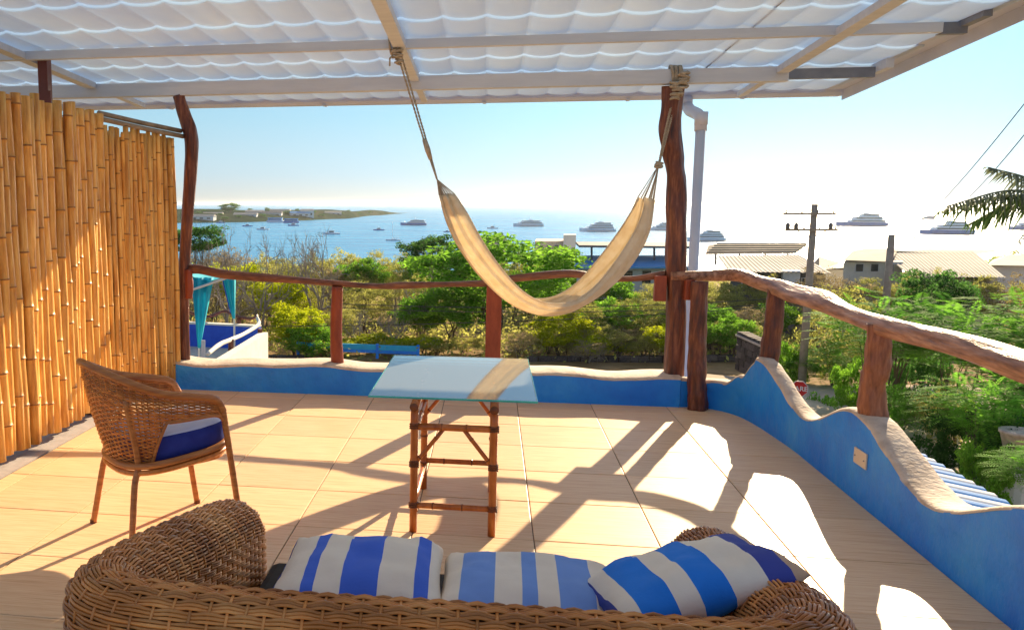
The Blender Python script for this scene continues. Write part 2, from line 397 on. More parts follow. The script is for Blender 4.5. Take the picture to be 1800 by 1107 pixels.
# ------------------------------------------------------------------ wooden pillars and railing
def log(mb, pts, rads, n=14, seg=44, rough=.10, seed=0, groove=.0, twist=0, step=.8):
    c = spline(pts, seg); rr = [interp(list(np.linspace(0, 1, len(rads))), rads, i / (seg - 1)) for i in range(seg)]
    vs = []; fs = []; prev = None
    for i, p in enumerate(c):
        t = (c[min(i + 1, seg - 1)] - c[max(i - 1, 0)]).normalized()
        if prev is None:
            a = Vector((0, 0, 1)) if abs(t.z) < .8 else Vector((0, 1, 0)); prev = t.cross(a).normalized()
        prev = (prev - t * prev.dot(t)).normalized(); b = t.cross(prev)
        for j in range(n):
            a = 2 * PI * j / n
            k = 1 + rough * noise.noise(Vector((math.cos(a) * 1.2 + seed, math.sin(a) * 1.2, i / seg * 9))) \
                + groove * math.sin(a * 4 + twist * i / seg + seed) + rough * .35 * noise.noise(Vector((math.cos(a) * 3, math.sin(a) * 3 + seed, i / seg * 16)))
            vs.append(p + (prev * math.cos(a) + b * math.sin(a)) * rr[i] * k)
    for i in range(seg - 1):
        for j in range(n): fs.append((i * n + j, i * n + (j + 1) % n, (i + 1) * n + (j + 1) % n, (i + 1) * n + j))
    fs.append(tuple(range(n - 1, -1, -1))); fs.append(tuple(range((seg - 1) * n, seg * n)))
    return mb.add(vs, fs)
YP = 7.58
p = log(MB(), [(1.36, YP, 2.49), (1.35, YP, 2.2), (1.38, YP, 2.0), (1.415, YP, 1.8), (1.43, YP, 1.5), (1.45, YP, 1.1), (1.47, YP, .7), (1.475, YP, .2)],
        [.080, .078, .075, .074, .075, .083, .074, .078], n=28, seg=90, rough=.20, seed=2, groove=.045, twist=3).build('wooden_pillar', M['wood'], smooth=True)
tag(p, 'gnarled brown tree trunk pillar with a wavy outline by the white drainpipe', 'pillar')
p = log(MB(), [(-2.64, YP, 2.50), (-2.60, YP, 2.36), (-2.55, YP, 2.22), (-2.535, YP, 2.08), (-2.55, YP, 1.85), (-2.585, YP, 1.5), (-2.62, YP, 1.1), (-2.635, YP, .6), (-2.64, YP, .19)],
        [.052, .055, .062, .058, .055, .052, .048, .045, .05], n=18, seg=70, rough=.10, seed=5).build('wooden_pillar', M['wood'], smooth=True)
tag(p, 'slim dark crooked tree trunk pillar at the end of the bamboo screen', 'pillar')
rail = empty('wooden_railing', (0, 7.58, .2), 'rustic reddish tree branch railing around the terrace on the blue walls', 'railing')
pts = [(-2.63, 7.6, 1.02), (-2.5, 7.6, 1.03), (-2.23, 7.6, .985), (-1.73, 7.6, .955), (-1.28, 7.6, .925), (-.95, 7.6, .905), (-.75, 7.6, .915), (-.4, 7.6, .93), (-.05, 7.6, .945), (.17, 7.6, .985), (.62, 7.6, 1.03), (.9, 7.6, 1.0), (1.15, 7.6, 1.0), (1.38, 7.6, 1.04)]
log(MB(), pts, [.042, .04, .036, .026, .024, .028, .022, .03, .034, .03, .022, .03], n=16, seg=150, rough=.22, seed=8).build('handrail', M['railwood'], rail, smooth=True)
pts = [(1.40, 7.5, 1.03), (1.6, 7.50, 1.035), (1.75, 7.52, 1.04), (1.9, 7.45, 1.045), (1.99, 7.2, 1.01), (2.04, 6.9, 1.0), (2.05, 6.6, .985), (2.055, 6.1, .985), (2.06, 5.75, .965), (2.06, 5.35, .95), (2.06, 5.0, .955), (2.05, 4.5, .975), (2.05, 4.0, .975), (2.05, 3.4, .97), (2.05, 2.4, .95), (2.05, 1.4, .95)]
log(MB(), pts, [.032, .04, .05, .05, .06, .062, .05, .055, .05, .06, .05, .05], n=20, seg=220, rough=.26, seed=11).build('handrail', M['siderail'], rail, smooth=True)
log(MB(), [(-1.27, 7.58, .17), (-1.285, 7.58, .5), (-1.275, 7.58, .9)], [.057, .052, .048], n=14, seg=20, rough=.06, seed=1).build('post', M['redpost'], rail, smooth=True)
MB().box((.035, 7.58, .55), (.125, .08, .76)).build('post', M['redpost'], rail, bevel=.008)
log(MB(), [(2.02, 7.0, .45), (2.03, 7.0, .7), (2.04, 7.0, 1.0)], [.068, .065, .06], n=14, seg=20, rough=.12, seed=4).build('post', M['wood'], rail, smooth=True)
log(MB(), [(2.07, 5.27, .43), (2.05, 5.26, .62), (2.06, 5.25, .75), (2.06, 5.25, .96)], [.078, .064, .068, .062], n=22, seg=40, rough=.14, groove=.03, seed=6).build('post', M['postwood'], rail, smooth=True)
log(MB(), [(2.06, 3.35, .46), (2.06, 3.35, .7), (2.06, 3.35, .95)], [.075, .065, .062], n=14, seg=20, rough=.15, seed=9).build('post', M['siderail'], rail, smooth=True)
log(MB(), [(1.625, 7.37, -.003), (1.61, 7.38, .25), (1.6, 7.39, .6), (1.595, 7.4, 1.0)], [.075, .068, .066, .062], n=22, seg=50, rough=.2, groove=.05, seed=13).build('post', M['wood'], rail, smooth=True)
MB().box((1.33, 7.54, .93), (.09, .07, .20)).build('bracket', M['redpost'], rail, bevel=.006)
MB().box((1.535, 7.47, .93), (.07, .07, .16)).build('bracket', M['redpost'], rail, bevel=.006)
log(MB(), [(-2.58, 7.55, 1.03), (-2.57, 7.54, .9), (-2.575, 7.54, .78)], [.035, .038, .032], n=12, seg=14, rough=.1, seed=3).build('bracket', M['redpost'], rail, smooth=True)

# ------------------------------------------------------------------ bamboo screen
scr = empty('bamboo_screen', (-2.92, 6.0, 0), 'tall golden bamboo pole privacy screen along the left side of the terrace', 'screen')
def culm(x, y, r, z0, z1, lean=(0, 0), mt=None):
    mb = MB(); z = z0 - rnd.uniform(0, .2); nodes = []
    while z < z1: nodes.append(z); z += rnd.uniform(.24, .48)
    nodes = [q for q in nodes if z0 + .02 < q < z1 - .02]
    b1, b2 = rnd.uniform(-.02, .02), rnd.uniform(-.014, .014); ph = rnd.uniform(0, 6)
    zs = sorted([z0, z1] + [q + d for q in nodes for d in (-.03, -.005, 0, .005, .03)])
    zs = [q for q in zs if z0 <= q <= z1]
    pts = []; rr = []
    for q in zs:
        t = (q - z0) / (z1 - z0); kink = sum(((-1) ** i) * .006 * max(0, 1 - abs(q - m) / .2) for i, m in enumerate(nodes))
        pts.append((x + lean[0] * t + b1 * math.sin(t * 5 + ph) * .5, y + lean[1] * t + b1 * math.sin(t * 3 + ph) + kink, q))
        dn = min([abs(q - m) for m in nodes] + [9]); rr.append(r * (1 - .12 * t) * (1.13 if dn < .001 else 1.0 if dn < .02 else .96))
    n = 10; b = MB(); b.tube(pts, rr, n)
    fi = 0
    for i in range(len(pts) - 1):
        zc = (zs[i] + zs[i + 1]) / 2; isn = min([abs(zc - m) for m in nodes] + [9]) < .004
        for j in range(n): b.m[fi] = 1 if isn else 0; fi += 1
    b.build('culm', mt or [M['bamboo'], M['bamboo_node']], scr, smooth=True)
y = 4.25; k = 0
while y < 6.62:
    r = rnd.uniform(.036, .047); culm(-2.92 + rnd.uniform(-.012, .012), y, r, .045 + rnd.uniform(0, .03), 2.27 + rnd.uniform(-.03, .03), (rnd.uniform(-.015, .015), rnd.uniform(-.012, .012)))
    y += r * 2 + rnd.uniform(-.004, .006)
PA = Vector((-2.90, 6.64, 0)); L = Vector((-2.66, 7.50, 0)) - PA; t = 0
while t < L.length:
    r = rnd.uniform(.017, .026); q = PA + L.normalized() * t
    culm(q.x + rnd.uniform(-.008, .008), q.y, r, .05, 2.17 + rnd.uniform(-.03, .02), (rnd.uniform(-.008, .008), rnd.uniform(-.01, .01))); t += 2 * r - .003
y = 4.3
while y < 6.6: culm(-2.985 + rnd.uniform(-.008, .008), y, rnd.uniform(.030, .038), .06, 2.20 + rnd.uniform(-.03, .03)); y += .078
nb_ = Vector((-L.y, L.x, 0)).normalized() * .035; t = .01
while t < L.length: q = PA + nb_ + L.normalized() * t; culm(q.x, q.y, .017, .07, 2.12 + rnd.uniform(-.03, .02)); t += .040
for dz, dx in ((2.27, 0), (2.225, .02)):
    MB().tube([(-2.93 + dx, 6.60, dz), (-2.78 + dx, 7.1, dz - .035), (-2.62 + dx, 7.56, dz - .065)], .019, 10).build('top_pole', M['greybamboo'], scr, smooth=True)
for z in (.55, 1.75): MB().tube([(-3.0, 4.2, z), (-3.0, 6.66, z)], .025, 8).build('cross_pole', M['greybamboo'], scr, smooth=True)
for yy in (4.3, 6.40): MB().box((-3.0, yy, .55), (.07, .07, 1.1)).build('foot_post', M['wood'], scr)
pole = empty('steel_pole', (-3.36, 6.6, 0), 'dark red steel pole rising behind the bamboo screen to the roof', 'pole')
MB().box((-3.30, 6.5, 1.34), (.075, .075, 2.69)).build('shaft', M['redsteel'], pole, bevel=.004)
MB().box((-3.25, 6.46, 2.36), (.03, .02, .12)).build('bracket', M['redsteel'], pole)

# ------------------------------------------------------------------ roof
def zr(y): return 2.645 + .055 * (7.55 - y)
roof = empty('patio_roof', (0, 7.55, 2.6), 'white tile profile patio roof on pale beams over the terrace', 'roof')
PX, PY = .268, .585
def roof_pt(x, y, ph=0):
    u = ((x + 0.06) / PX) % 1.0
    w = -math.sin(PI * u) ** .5 * .030
    return w
mb = MB(); P = []; rows = []
yb = 8.86; xs = np.arange(-5.6, 2.93, PX / 14)
while yb > 1.6:
    rows.append((yb, max(yb - PY, 1.6))); yb -= PY
up = .017
for (y1, y0) in rows:
    for (ya, za) in ((y1, .0), (y1 - .002, 0.0)):
        pass
    P.append([(x, y1, zr(y1) + .02 + roof_pt(x, y1) + up) for x in xs])
    P.append([(x, (y0 + y1) / 2, zr((y0 + y1) / 2) + .02 + roof_pt(x, 0) + up * .5) for x in xs])
    P.append([(x, y0 + .002, zr(y0) + .02 + roof_pt(x, y0)) for x in xs])
mb.grid(P)
# top skin, 5 mm above, and the edge that joins them
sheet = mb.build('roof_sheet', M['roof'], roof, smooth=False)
sd = sheet.modifiers.new('thick', 'SOLIDIFY'); sd.thickness = .005; sd.offset = -1
def cchan(a, b, w, h, open_side=1):        # channel section along a-b: web + two lips
    q = MB(); a, b = Vector(a), Vector(b); t = (b - a).normalized(); s = t.cross(Vector((0, 0, 1))).normalized() * open_side
    q.beam(a, b, .004, h)
    for dz in (h / 2 - .002, -h / 2 + .002): q.beam(a + s * (w / 2 + .0025) + Vector((0, 0, dz)), b + s * (w / 2 + .0025) + Vector((0, 0, dz)), w, .0038)
    return q
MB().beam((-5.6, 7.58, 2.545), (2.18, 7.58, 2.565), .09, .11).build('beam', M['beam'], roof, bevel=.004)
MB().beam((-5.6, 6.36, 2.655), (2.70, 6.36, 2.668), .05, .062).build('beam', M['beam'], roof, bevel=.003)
cchan((2.18, 7.60, 2.57), (2.80, 7.60, 2.57), .05, .075, -1).build('channel', M['steel'], roof)
cchan((2.701, 6.39, 2.67), (2.86, 6.39, 2.67), .05, .07, -1).build('channel', M['steel'], roof)
MB().beam((2.84, 6.42, 2.70), (2.84, 6.12, 2.71), .05, .05).build('bracket', M['steel'], roof)
MB().beam((2.83, 7.70, 2.60), (2.83, 7.42, 2.61), .05, .07).build('bracket', M['beam'], roof)
for x in (-3.4, -.64, 2.13):
    MB().beam((x, 1.7, 2.935 - .03), (x, 7.53, 2.592), .085, .05).build('rafter', M['beam'], roof, bevel=.003)
    MB().beam((x, 7.63, 2.60), (x, 8.70, 2.545), .06, .045).build('rafter', M['beam'], roof, bevel=.003)
# fascia on the right edge with its fold
q = MB(); q.beam((2.95, 1.6, zr(1.6) + .02), (2.95, 8.9, zr(8.9) + .02), .16, .010); q.beam((3.025, 1.6, zr(1.6) - .02), (3.025, 8.9, zr(8.9) - .02), .010, .10)
q.build('fascia', M['gutter'], roof)
# dark seam lines where two sheets overlap
for x in (1.62,): MB().beam((x, 1.6, zr(1.6) + .018), (x, 8.7, zr(8.7) + .008), .006, .016).build('sheet_seam', M['steel'], roof)
q = MB(); gy = 8.93; prof = [(-.06, .05), (-.06, -.02), (-.04, -.045), (.04, -.045), (.06, -.02), (.062, .06)]
q.grid([[(x, gy + a, 2.585 + b) for a, b in prof] for x in (-5.6, 3.02)])
q.add([(3.02, gy + a, 2.585 + b) for a, b in prof], [tuple(range(6))])
g = q.build('gutter', M['gutter'], roof); sd = g.modifiers.new('thick', 'SOLIDIFY'); sd.thickness = .003
for x in (-3.2, -1.63, -.1, 1.2, 2.2): MB().beam((x, gy - .10, 2.53), (x + .01, gy + .05, 2.535), .03, .008).build('gutter_bracket', M['gutter'], roof)
pipe = empty('drainpipe', (1.72, 8.3, 0), 'white plastic drainpipe with an elbow behind the right pillar', 'drainpipe')
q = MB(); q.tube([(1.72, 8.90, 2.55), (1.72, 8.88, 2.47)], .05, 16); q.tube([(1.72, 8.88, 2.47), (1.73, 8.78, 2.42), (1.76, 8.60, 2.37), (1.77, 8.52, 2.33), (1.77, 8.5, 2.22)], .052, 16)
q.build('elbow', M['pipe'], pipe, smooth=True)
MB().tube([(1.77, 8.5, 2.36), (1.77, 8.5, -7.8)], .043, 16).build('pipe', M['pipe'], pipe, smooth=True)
MB().tube([(1.77, 8.5, 2.38), (1.77, 8.5, 2.27)], .056, 16).build('collar', M['pipe'], pipe, smooth=True)

# ------------------------------------------------------------------ hammock
ham = empty('hammock', (.3, 7.0, .8), 'cream cotton hammock hung by ropes between the roof beam and the right pillar', 'hammock')
A0, A1 = Vector((-.655, 6.36, 2.62)), Vector((1.37, 7.52, 2.44))
dirh = Vector((A1.x - A0.x, A1.y - A0.y, 0)).normalized(); nh = Vector((-dirh.y, dirh.x, 0))
def onplane(px, py):
    d = ray(px, py); o = Vector((0, 0, EYE)); return o + d * ((A0 - o).dot(nh) / d.dot(nh))
lo = [(773, 343), (786, 390), (808, 435), (845, 485), (890, 527), (930, 548), (968, 553), (1012, 542), (1060, 512), (1102, 470), (1134, 415), (1146, 352)]
hi = [(795, 340), (816, 372), (838, 415), (868, 462), (905, 505), (945, 526), (990, 524), (1030, 500), (1068, 455), (1098, 410), (1118, 372), (1128, 347)]
LO = spline([onplane(*p) for p in lo], 72); HI = spline([onplane(*p) for p in hi], 72)
P = []; P2 = []
NV = 41
for i in range(72):
    a, b = LO[i], HI[i]; h = (b - a); H = h.length; nn = h.normalized(); t = i / 71
    w = .055 + .080 * math.sin(PI * t) ** .8; row = []; row2 = []
    for j in range(NV):
        s = j / (NV - 1) * 2 - 1                      # -1 near edge .. 1 far edge
        ang = s * 1.75
        # U section, near wall a little lower than the far wall
        hh = (1 - math.cos(ang)) / (1 - math.cos(1.75)) * H * (1.0 if s > 0 else .86)
        ss = math.sin(ang) * w * (1 - .1 * abs(s))
        fold = .012 * math.sin(s * 17 + 2 * noise.noise(Vector((t * 3, s, 4))) + 1.2 * math.sin(t * 5)) * (1 - .5 * math.sin(PI * t)) + .006 * math.sin(s * 29 + t * 6)
        fold += .014 * noise.noise(Vector((s * 2.5, t * 4, 7)))
        row.append(a + nn * (hh + fold * .5) + nh * (ss + fold))
    P.append(row)
q = MB(); q.grid(P); b = q.build('cloth', M['hammock'], ham, smooth=True); sd = b.modifiers.new('thick', 'SOLIDIFY'); sd.thickness = .003
# twisted hems along both edges
MB().tube([r[0] for r in P], .006, 6).build('hem', M['hammock'], ham, smooth=True)
MB().tube([r[-1] for r in P], .006, 6).build('hem', M['hammock'], ham, smooth=True)
k1 = onplane(768, 315); k0 = onplane(746, 245); k2 = onplane(1158, 290)
q = MB()
for j in range(0, NV, 3):
    q.tube([P[0][j], P[0][j].lerp(k1, .6), k1], [.0045, .003, .003], 4)
q.build('fringe', M['rope'], ham); q = MB()
for j in range(0, NV, 3): q.tube([P[-1][j], P[-1][j].lerp(k2, .6), k2], [.0045, .003, .003], 4)
q.build('fringe', M['rope'], ham)
def rope(pts, r, strands=2, tw=60, name='rope', n=140):
    c = spline(pts, n); q = MB()
    for s in range(strands):
        ph = 2 * PI * s / strands; o = []
        for i, p in enumerate(c):
            t = (c[min(i + 1, n - 1)] - c[max(i - 1, 0)]).normalized(); a = t.orthogonal().normalized(); bb = t.cross(a)
            # fixed frame
            a = (Vector((0, 1, 0)) - t * t.y).normalized() if abs(t.y) < .9 else a; bb = t.cross(a)
            an = ph + i * tw / n; o.append(p + (a * math.cos(an) + bb * math.sin(an)) * r * .5)
        q.tube(o, r * .62, 5)
    return q
off = dirh * .012
rope([A0 + off * 1.5, k0 + off, k1], .007, n=160, tw=150).build('rope', M['rope'], ham, smooth=True)
rope([A0 - off * .8, k0 - off * .5, k1], .007, n=160, tw=150).build('rope', M['rope'], ham, smooth=True)
q = MB(); q.tube([k0, k0.lerp(k1, .25), k0.lerp(k1, .5)], [.016, .020, .014], 8); q.build('binding', M['rope'], ham, smooth=True)
rope([A1 + off, A1.lerp(k2, .5) + off, k2], .009, n=120, tw=100).build('rope', M['rope'], ham, smooth=True)
rope([A1 - off, A1.lerp(k2, .5) - off, k2], .009, n=120, tw=100).build('rope', M['rope'], ham, smooth=True)
def knot(c, r, s, turns=5, th=.010):
    o = []
    for i in range(120):
        a = i / 119 * turns * 2 * PI
        o.append(Vector(c) + Vector((math.cos(a) * r * (1 + .25 * math.sin(a * .37 + s)), math.sin(a) * r * .8, (i / 119 - .5) * r * 1.6 + .35 * r * math.sin(a * .7 + s))))
    return MB().tube(o, th, 6)
knot(k2, .022, 1).build('knot', M['rope'], ham, smooth=True)
# lashings around beam and pillar head
def loops(c, rx, rz, ry, n, th, name='lashing', dx=.02):
    q = MB()
    for k in range(n):
        o = []; ox = (k - n / 2) * dx + rnd.uniform(-.006, .006); tl = rnd.uniform(-.35, .35)
        for i in range(25):
            a = 2 * PI * i / 24; o.append((c[0] + ox + tl * math.sin(a) * rz * .5, c[1] + math.cos(a) * ry, c[2] + math.sin(a) * rz))
        q.tube(o, th, 6, caps=False)
    q.build(name, M['rope'], ham, smooth=True)
loops((-.66, 6.36, 2.655), .03, .055, .05, 4, .008)
knot((-.655, 6.31, 2.60), .030, 2, 5, .008).build('knot', M['rope'], ham, smooth=True)
knot((-.645, 6.33, 2.55), .020, 4, 4, .007).build('knot', M['rope'], ham, smooth=True)
MB().tube([(-.66, 6.31, 2.62), (-.655, 6.27, 2.70), (-.66, 6.28, 2.74)], .006, 5).build('rope_tail', M['rope'], ham)
MB().tube([(-.67, 6.31, 2.60), (-.70, 6.28, 2.56), (-.70, 6.28, 2.51)], .006, 5).build('rope_tail', M['rope'], ham)
loops((1.385, 7.58, 2.57), .03, .078, .065, 5, .012, dx=.018)
for cx, cz, r, s in ((1.41, 2.50, .034, 1), (1.38, 2.44, .03, 3), (1.36, 2.40, .024, 5), (1.42, 2.56, .03, 8), (1.36, 2.49, .028, 6)):
    knot((cx, 7.50, cz), r, s, 4, .011).build('knot', M['rope'], ham, smooth=True)

# ------------------------------------------------------------------ glass table
tb = empty('side_table', (-.16, 4.95, 0), 'glass topped table on a red brown rattan pole frame', 'table')
q = MB(); q.box((-.17, 4.965, .660), (.81, 1.22, .009)); q.build('glass_top', M['glass'], tb, bevel=.002)
q = MB(); q.beam((-.577, 4.3535, .660), (.237, 4.3535, .660), .003, .0094); q.beam((-.5765, 4.353, .66), (-.5765, 5.578, .66), .003, .0094); q.beam((.2365, 4.353, .66), (.2365, 5.578, .66), .003, .0094)
q.build('glass_edge', M['glass_edge'], tb)
def cane(a, b, r, nodes=(.3, .7), name='pole', ends=True, n=12):
    a, b = Vector(a), Vector(b); ts = [0]; rr = [r]
    for m_ in nodes:
        ts += [m_ - .03, m_ - .008, m_, m_ + .008, m_ + .03]; rr += [r, r * 1.08, r * 1.2, r * 1.08, r]
    ts.append(1); rr.append(r)
    q = MB(); q.tube([a.lerp(b, t) + Vector((rnd.uniform(-1, 1), rnd.uniform(-1, 1), 0)) * .0012 for t in ts], rr, n)
    o = q.build(name, [M['rattan_pole'], M['rattan_node']], tb, smooth=True)
    idx = []
    for i in range(len(ts) - 1):
        mid = (ts[i] + ts[i + 1]) / 2; f = any(abs(mid - m_) < .009 for m_ in nodes); idx += [1 if f else 0] * n
    idx += [1, 1]; o.data.polygons.foreach_set('material_index', idx)
    return o
X0, X1, Y0, Y1 = -.345, .035, 4.31, 5.0
for x in (X0, X1):
    for yy in (Y0, Y1): cane((x, yy, 0), (x, yy, .615), .019, (.22, .58, .88) if yy == Y0 else (.25, .5, .85), 'leg')
for x in (X0, X1):
    cane((x, Y0 - .05, .634), (x, Y1 + .40, .634), .021, (.2, .5, .8), 'top_rail')
    cane((x, Y0, .135), (x, Y1, .135), .014, (.35, .7), 'stretcher')
    cane((x, Y0, .50), (x, Y1, .50), .014, (.3, .6), 'stretcher')
cane((X0, Y0, .53), (X1, Y0, .53), .017, (.35, .66), 'stretcher'); cane((X0, Y0, .135), (X1, Y0, .135), .015, (.25, .62), 'stretcher')
cane((X0, Y1, .62 - .02), (X1, Y1, .62 - .02), .016, (.3, .66), 'stretcher'); cane((X0, Y1, .165), (X1, Y1, .165), .015, (.3, .7), 'stretcher')
for s, xa in ((1, X0), (-1, X1)):
    cane((xa, Y0, .34), (xa + s * .14, Y0, .52), .0105, (.2, .75), 'brace', n=8)
    cane((xa, Y1, .42), (xa + s * .13, Y1, .59), .0105, (.2, .75), 'brace', n=8)
    cane((xa, Y0, .36), (xa, Y0 + .16, .49), .010, (.5,), 'brace', n=8)
    for z in (.53, .34, .135):
        o = []
        for i in range(28):
            a = i / 27 * 3 * 2 * PI; o.append((xa + math.cos(a) * .0225, Y0 + math.sin(a) * .0225, z + (i / 27 - .5) * .03))
        MB().tube(o, .004, 5).build('binding', M['rattan_node'], tb, smooth=True)

# ------------------------------------------------------------------ wicker weaving on a surface S(u, v) -> point, normal
def weave(mb, S, nu, nv, amp, r, u0=0, u1=1, v0=0, v1=1, bundle=3, sides=4, spr=3, mask=None):
    """nu ribs along u, nv strands across v"""
    for j in range(nv):
        v = lerp(v0, v1, (j + .5) / nv); sgn = (j // bundle) % 2; pts = []; runs = []
        tot = nu * spr
        for i in range(tot + 1):
            u = lerp(u0, u1, i / tot)
            if mask and not mask(u, v):
                if len(pts) > 2: runs.append(pts)
                pts = []; continue
            p, nrm = S(u, v); off = amp * math.cos(PI * (i / spr) + sgn * PI) + rnd.uniform(-.15, .15) * amp
            pts.append(p + nrm * off)
        if len(pts) > 2: runs.append(pts)
        for pts in runs: mb.tube(pts, r * rnd.uniform(.9, 1.08), sides, caps=False)
def surf(fn, e=1e-3):
    def S(u, v):
        p = fn(u, v); a = fn(min(u + e, 1), v) - fn(max(u - e, 0), v); b = fn(u, min(v + e, 1)) - fn(u, max(v - e, 0))
        n = a.cross(b); return p, (n.normalized() if n.length > 1e-12 else Vector((0, 0, 1)))
    return S

# ------------------------------------------------------------------ wicker sofa
sofa = empty('wicker_sofa', (-.07, 2.3, 0), 'woven brown wicker two seat sofa with rounded arms seen from behind', 'sofa')
path = spline([(-.835, 2.96, 0), (-.85, 2.7, 0), (-.875, 2.4, 0), (-.90, 2.12, 0), (-.88, 1.93, 0), (-.76, 1.845, 0), (-.45, 1.83, 0), (-.07, 1.84, 0), (.28, 1.845, 0), (.55, 1.865, 0), (.68, 1.95, 0), (.71, 2.12, 0), (.675, 2.4, 0), (.675, 2.7, 0), (.675, 2.96, 0)], 160)
cum = [0]
for i in range(1, 160): cum.append(cum[-1] + (path[i] - path[i - 1]).length)
SL = cum[-1]
def path_at(s):
    s = max(0, min(SL, s)); lo_, hi_ = 0, 159
    while hi_ - lo_ > 1:
        m_ = (lo_ + hi_) // 2
        if cum[m_] <= s: lo_ = m_
        else: hi_ = m_
    t = (s - cum[lo_]) / max(1e-9, cum[hi_] - cum[lo_]); p = path[lo_].lerp(path[hi_], t)
    a = path[max(lo_ - 1, 0)]; b = path[min(hi_ + 1, 159)]; tt = (b - a).normalized(); return p, tt
def sofa_fn(u, v):
    s = u * SL; p, t = path_at(s); nrm = Vector((-t.y, t.x, 0))      # points inward (left of travel) -> +: seat side
    end = min(s, SL - s)
    top = lerp(.605, .755, min(1, max(0, (end - .1) / .95)) ** .8)
    R_ = .112 - .020 * min(1, max(0, (end - .6) / .5))
    k = math.sqrt(max(0, 1 - (1 - min(1, end / .12)) ** 2)); R2 = R_ * max(k, .03)
    top = top - (1 - k) * .13
    # v: 0 inner bottom -> .33 inner shoulder -> .58 outer shoulder -> 1 outer bottom
    if v < .33:
        q = v / .33; z = lerp(.32, top - R_, q); x = R2
    elif v < .60:
        a = (v - .33) / .27 * PI; x = math.cos(a) * R2; z = top - R_ + math.sin(a) * R_ * 1.0
    else:
        q = (v - .60) / .40; z = lerp(top - R_, .10, q); x = -R2 * (1 - .1 * q)
    return Vector((p.x, p.y, 0)) + nrm * x + Vector((0, 0, z))
Ss = surf(sofa_fn)
_, n0 = Ss(.5, .9); flip = 1 if n0.y < 0 else -1
def Sf(u, v): p, n_ = Ss(u, v); return p, n_ * flip
q = MB(); q.grid([[Sf(i / 120, j / 36)[0] - Sf(i / 120, j / 36)[1] * .007 for j in range(37)] for i in range(121)])
q.build('core', M['wicker_core'], sofa, smooth=True)
q = MB(); weave(q, Sf, int(SL / .040), 108, .0046, .0042, v0=.0, v1=.86, bundle=3, sides=5, spr=3, mask=lambda u, v: .004 < u < .996)
w_ = q.build('woven_strands', M['wicker'], sofa, smooth=True); w_['kind'] = 'stuff'
q = MB()
nr = int(SL / .040)
for i in range(nr + 1):
    u = min(.997, max(.003, i / nr)); q.tube([Sf(u, v / 40)[0] - Sf(u, v / 40)[1] * .0005 for v in range(0, 37)], .0038, 5, caps=False)
w_ = q.build('ribs', M['wicker'], sofa, smooth=True); w_['kind'] = 'stuff'
q = MB(); q.box((-.07, 2.42, .25), (1.30, .92, .13)); q.build('seat_base', M['wicker_core'], sofa, bevel=.02)
for x in (-.8, .66):
    for yy in (1.88, 2.86): MB().tube([(x, yy, 0), (x, yy, .14)], .025, 10).build('leg', M['wicker_core'], sofa)
q = MB().box((-.07, 2.42, .365), (1.26, .86, .10)); c_ = q.build('seat_cushion', M['dark'], None, bevel=.03); tag(c_, 'dark grey seat cushion lying in the wicker sofa', 'cushion')

BEI = (.95, .82, .66)
def pillow(name, loc, rot, size, mt, thick=.075, label=''):
    q = MB(); n = 26
    for sgn in (1, -1):
        P = []
        for i in range(n + 1):
            row = []
            for j in range(n + 1):
                a, b = i / n * 2 - 1, j / n * 2 - 1
                e = max(0, (1 - abs(a) ** 3.2)) ** .75 * max(0, (1 - abs(b) ** 3.2)) ** .75
                pin = 1 - .07 * (1 - b * b) * abs(a) ** 4 ; pin2 = 1 - .07 * (1 - a * a) * abs(b) ** 4
                wr = .016 * noise.noise(Vector((a * 2.4 + loc[0] * 9, b * 2.4, sgn))) + .006 * noise.noise(Vector((a * 7 + loc[0] * 9, b * 5, sgn))) + .010 * math.exp(-((1 - abs(a)) ** 2 + (1 - abs(b)) ** 2) * 4) * math.sin((a * b) * 14)
                rc_ = 1 - .07 * (a * b) ** 6; row.append((a * size[0] / 2 * pin * rc_, b * size[1] / 2 * pin2 * rc_, sgn * (thick * e + .003) + wr * e ** .4))
            P.append(row if sgn > 0 else row[::-1])
        q.grid(P)
    o = q.build(name, mt, None, smooth=True); o.location = loc; o.rotation_euler = rot
    bm = bmesh.new(); bm.from_mesh(o.data); bmesh.ops.remove_doubles(bm, verts=bm.verts, dist=.007); bm.to_mesh(o.data); bm.free()
    tag(o, label, 'pillow', 'striped pillows on the sofa'); return o
DB, MBl, LB, VB = (.05, .07, .36), (.06, .16, .72), (.20, .36, .78), (.01, .22, .80)
m1 = stripes('pillow_stripes', [(0, DB), (.09, BEI), (.235, MBl), (.30, BEI), (.43, MBl), (.62, BEI), (.80, MBl), (.87, BEI)], half=.27)
m2 = stripes('pillow_stripes_pale', [(0, BEI), (.13, LB), (.31, BEI), (.45, LB), (.53, BEI), (.64, LB), (.82, BEI), (.955, LB)], half=.26)
m3 = stripes('pillow_stripes_bright', [(0, DB), (.05, BEI), (.14, VB), (.32, BEI), (.44, VB), (.60, BEI), (.78, DB), (.90, (.62, .40, .26))], half=.24)
pillow('striped_pillow', (-.35, 2.50, .54), (R(-2), R(-1), R(2)), (.49, .52), m1, .062, 'left striped pillow with a dark blue corner on the wicker sofa')
pillow('striped_pillow', (.13, 2.50, .52), (R(-2), R(1), R(-1)), (.52, .48), m2, .058, 'middle striped pillow with faded pale blue bands on the wicker sofa')
pillow('striped_pillow', (.515, 2.36, .635), (R(-10), R(-17), R(11)), (.49, .44), m3, .068, 'right striped pillow with bright blue bands propped on the sofa arm')

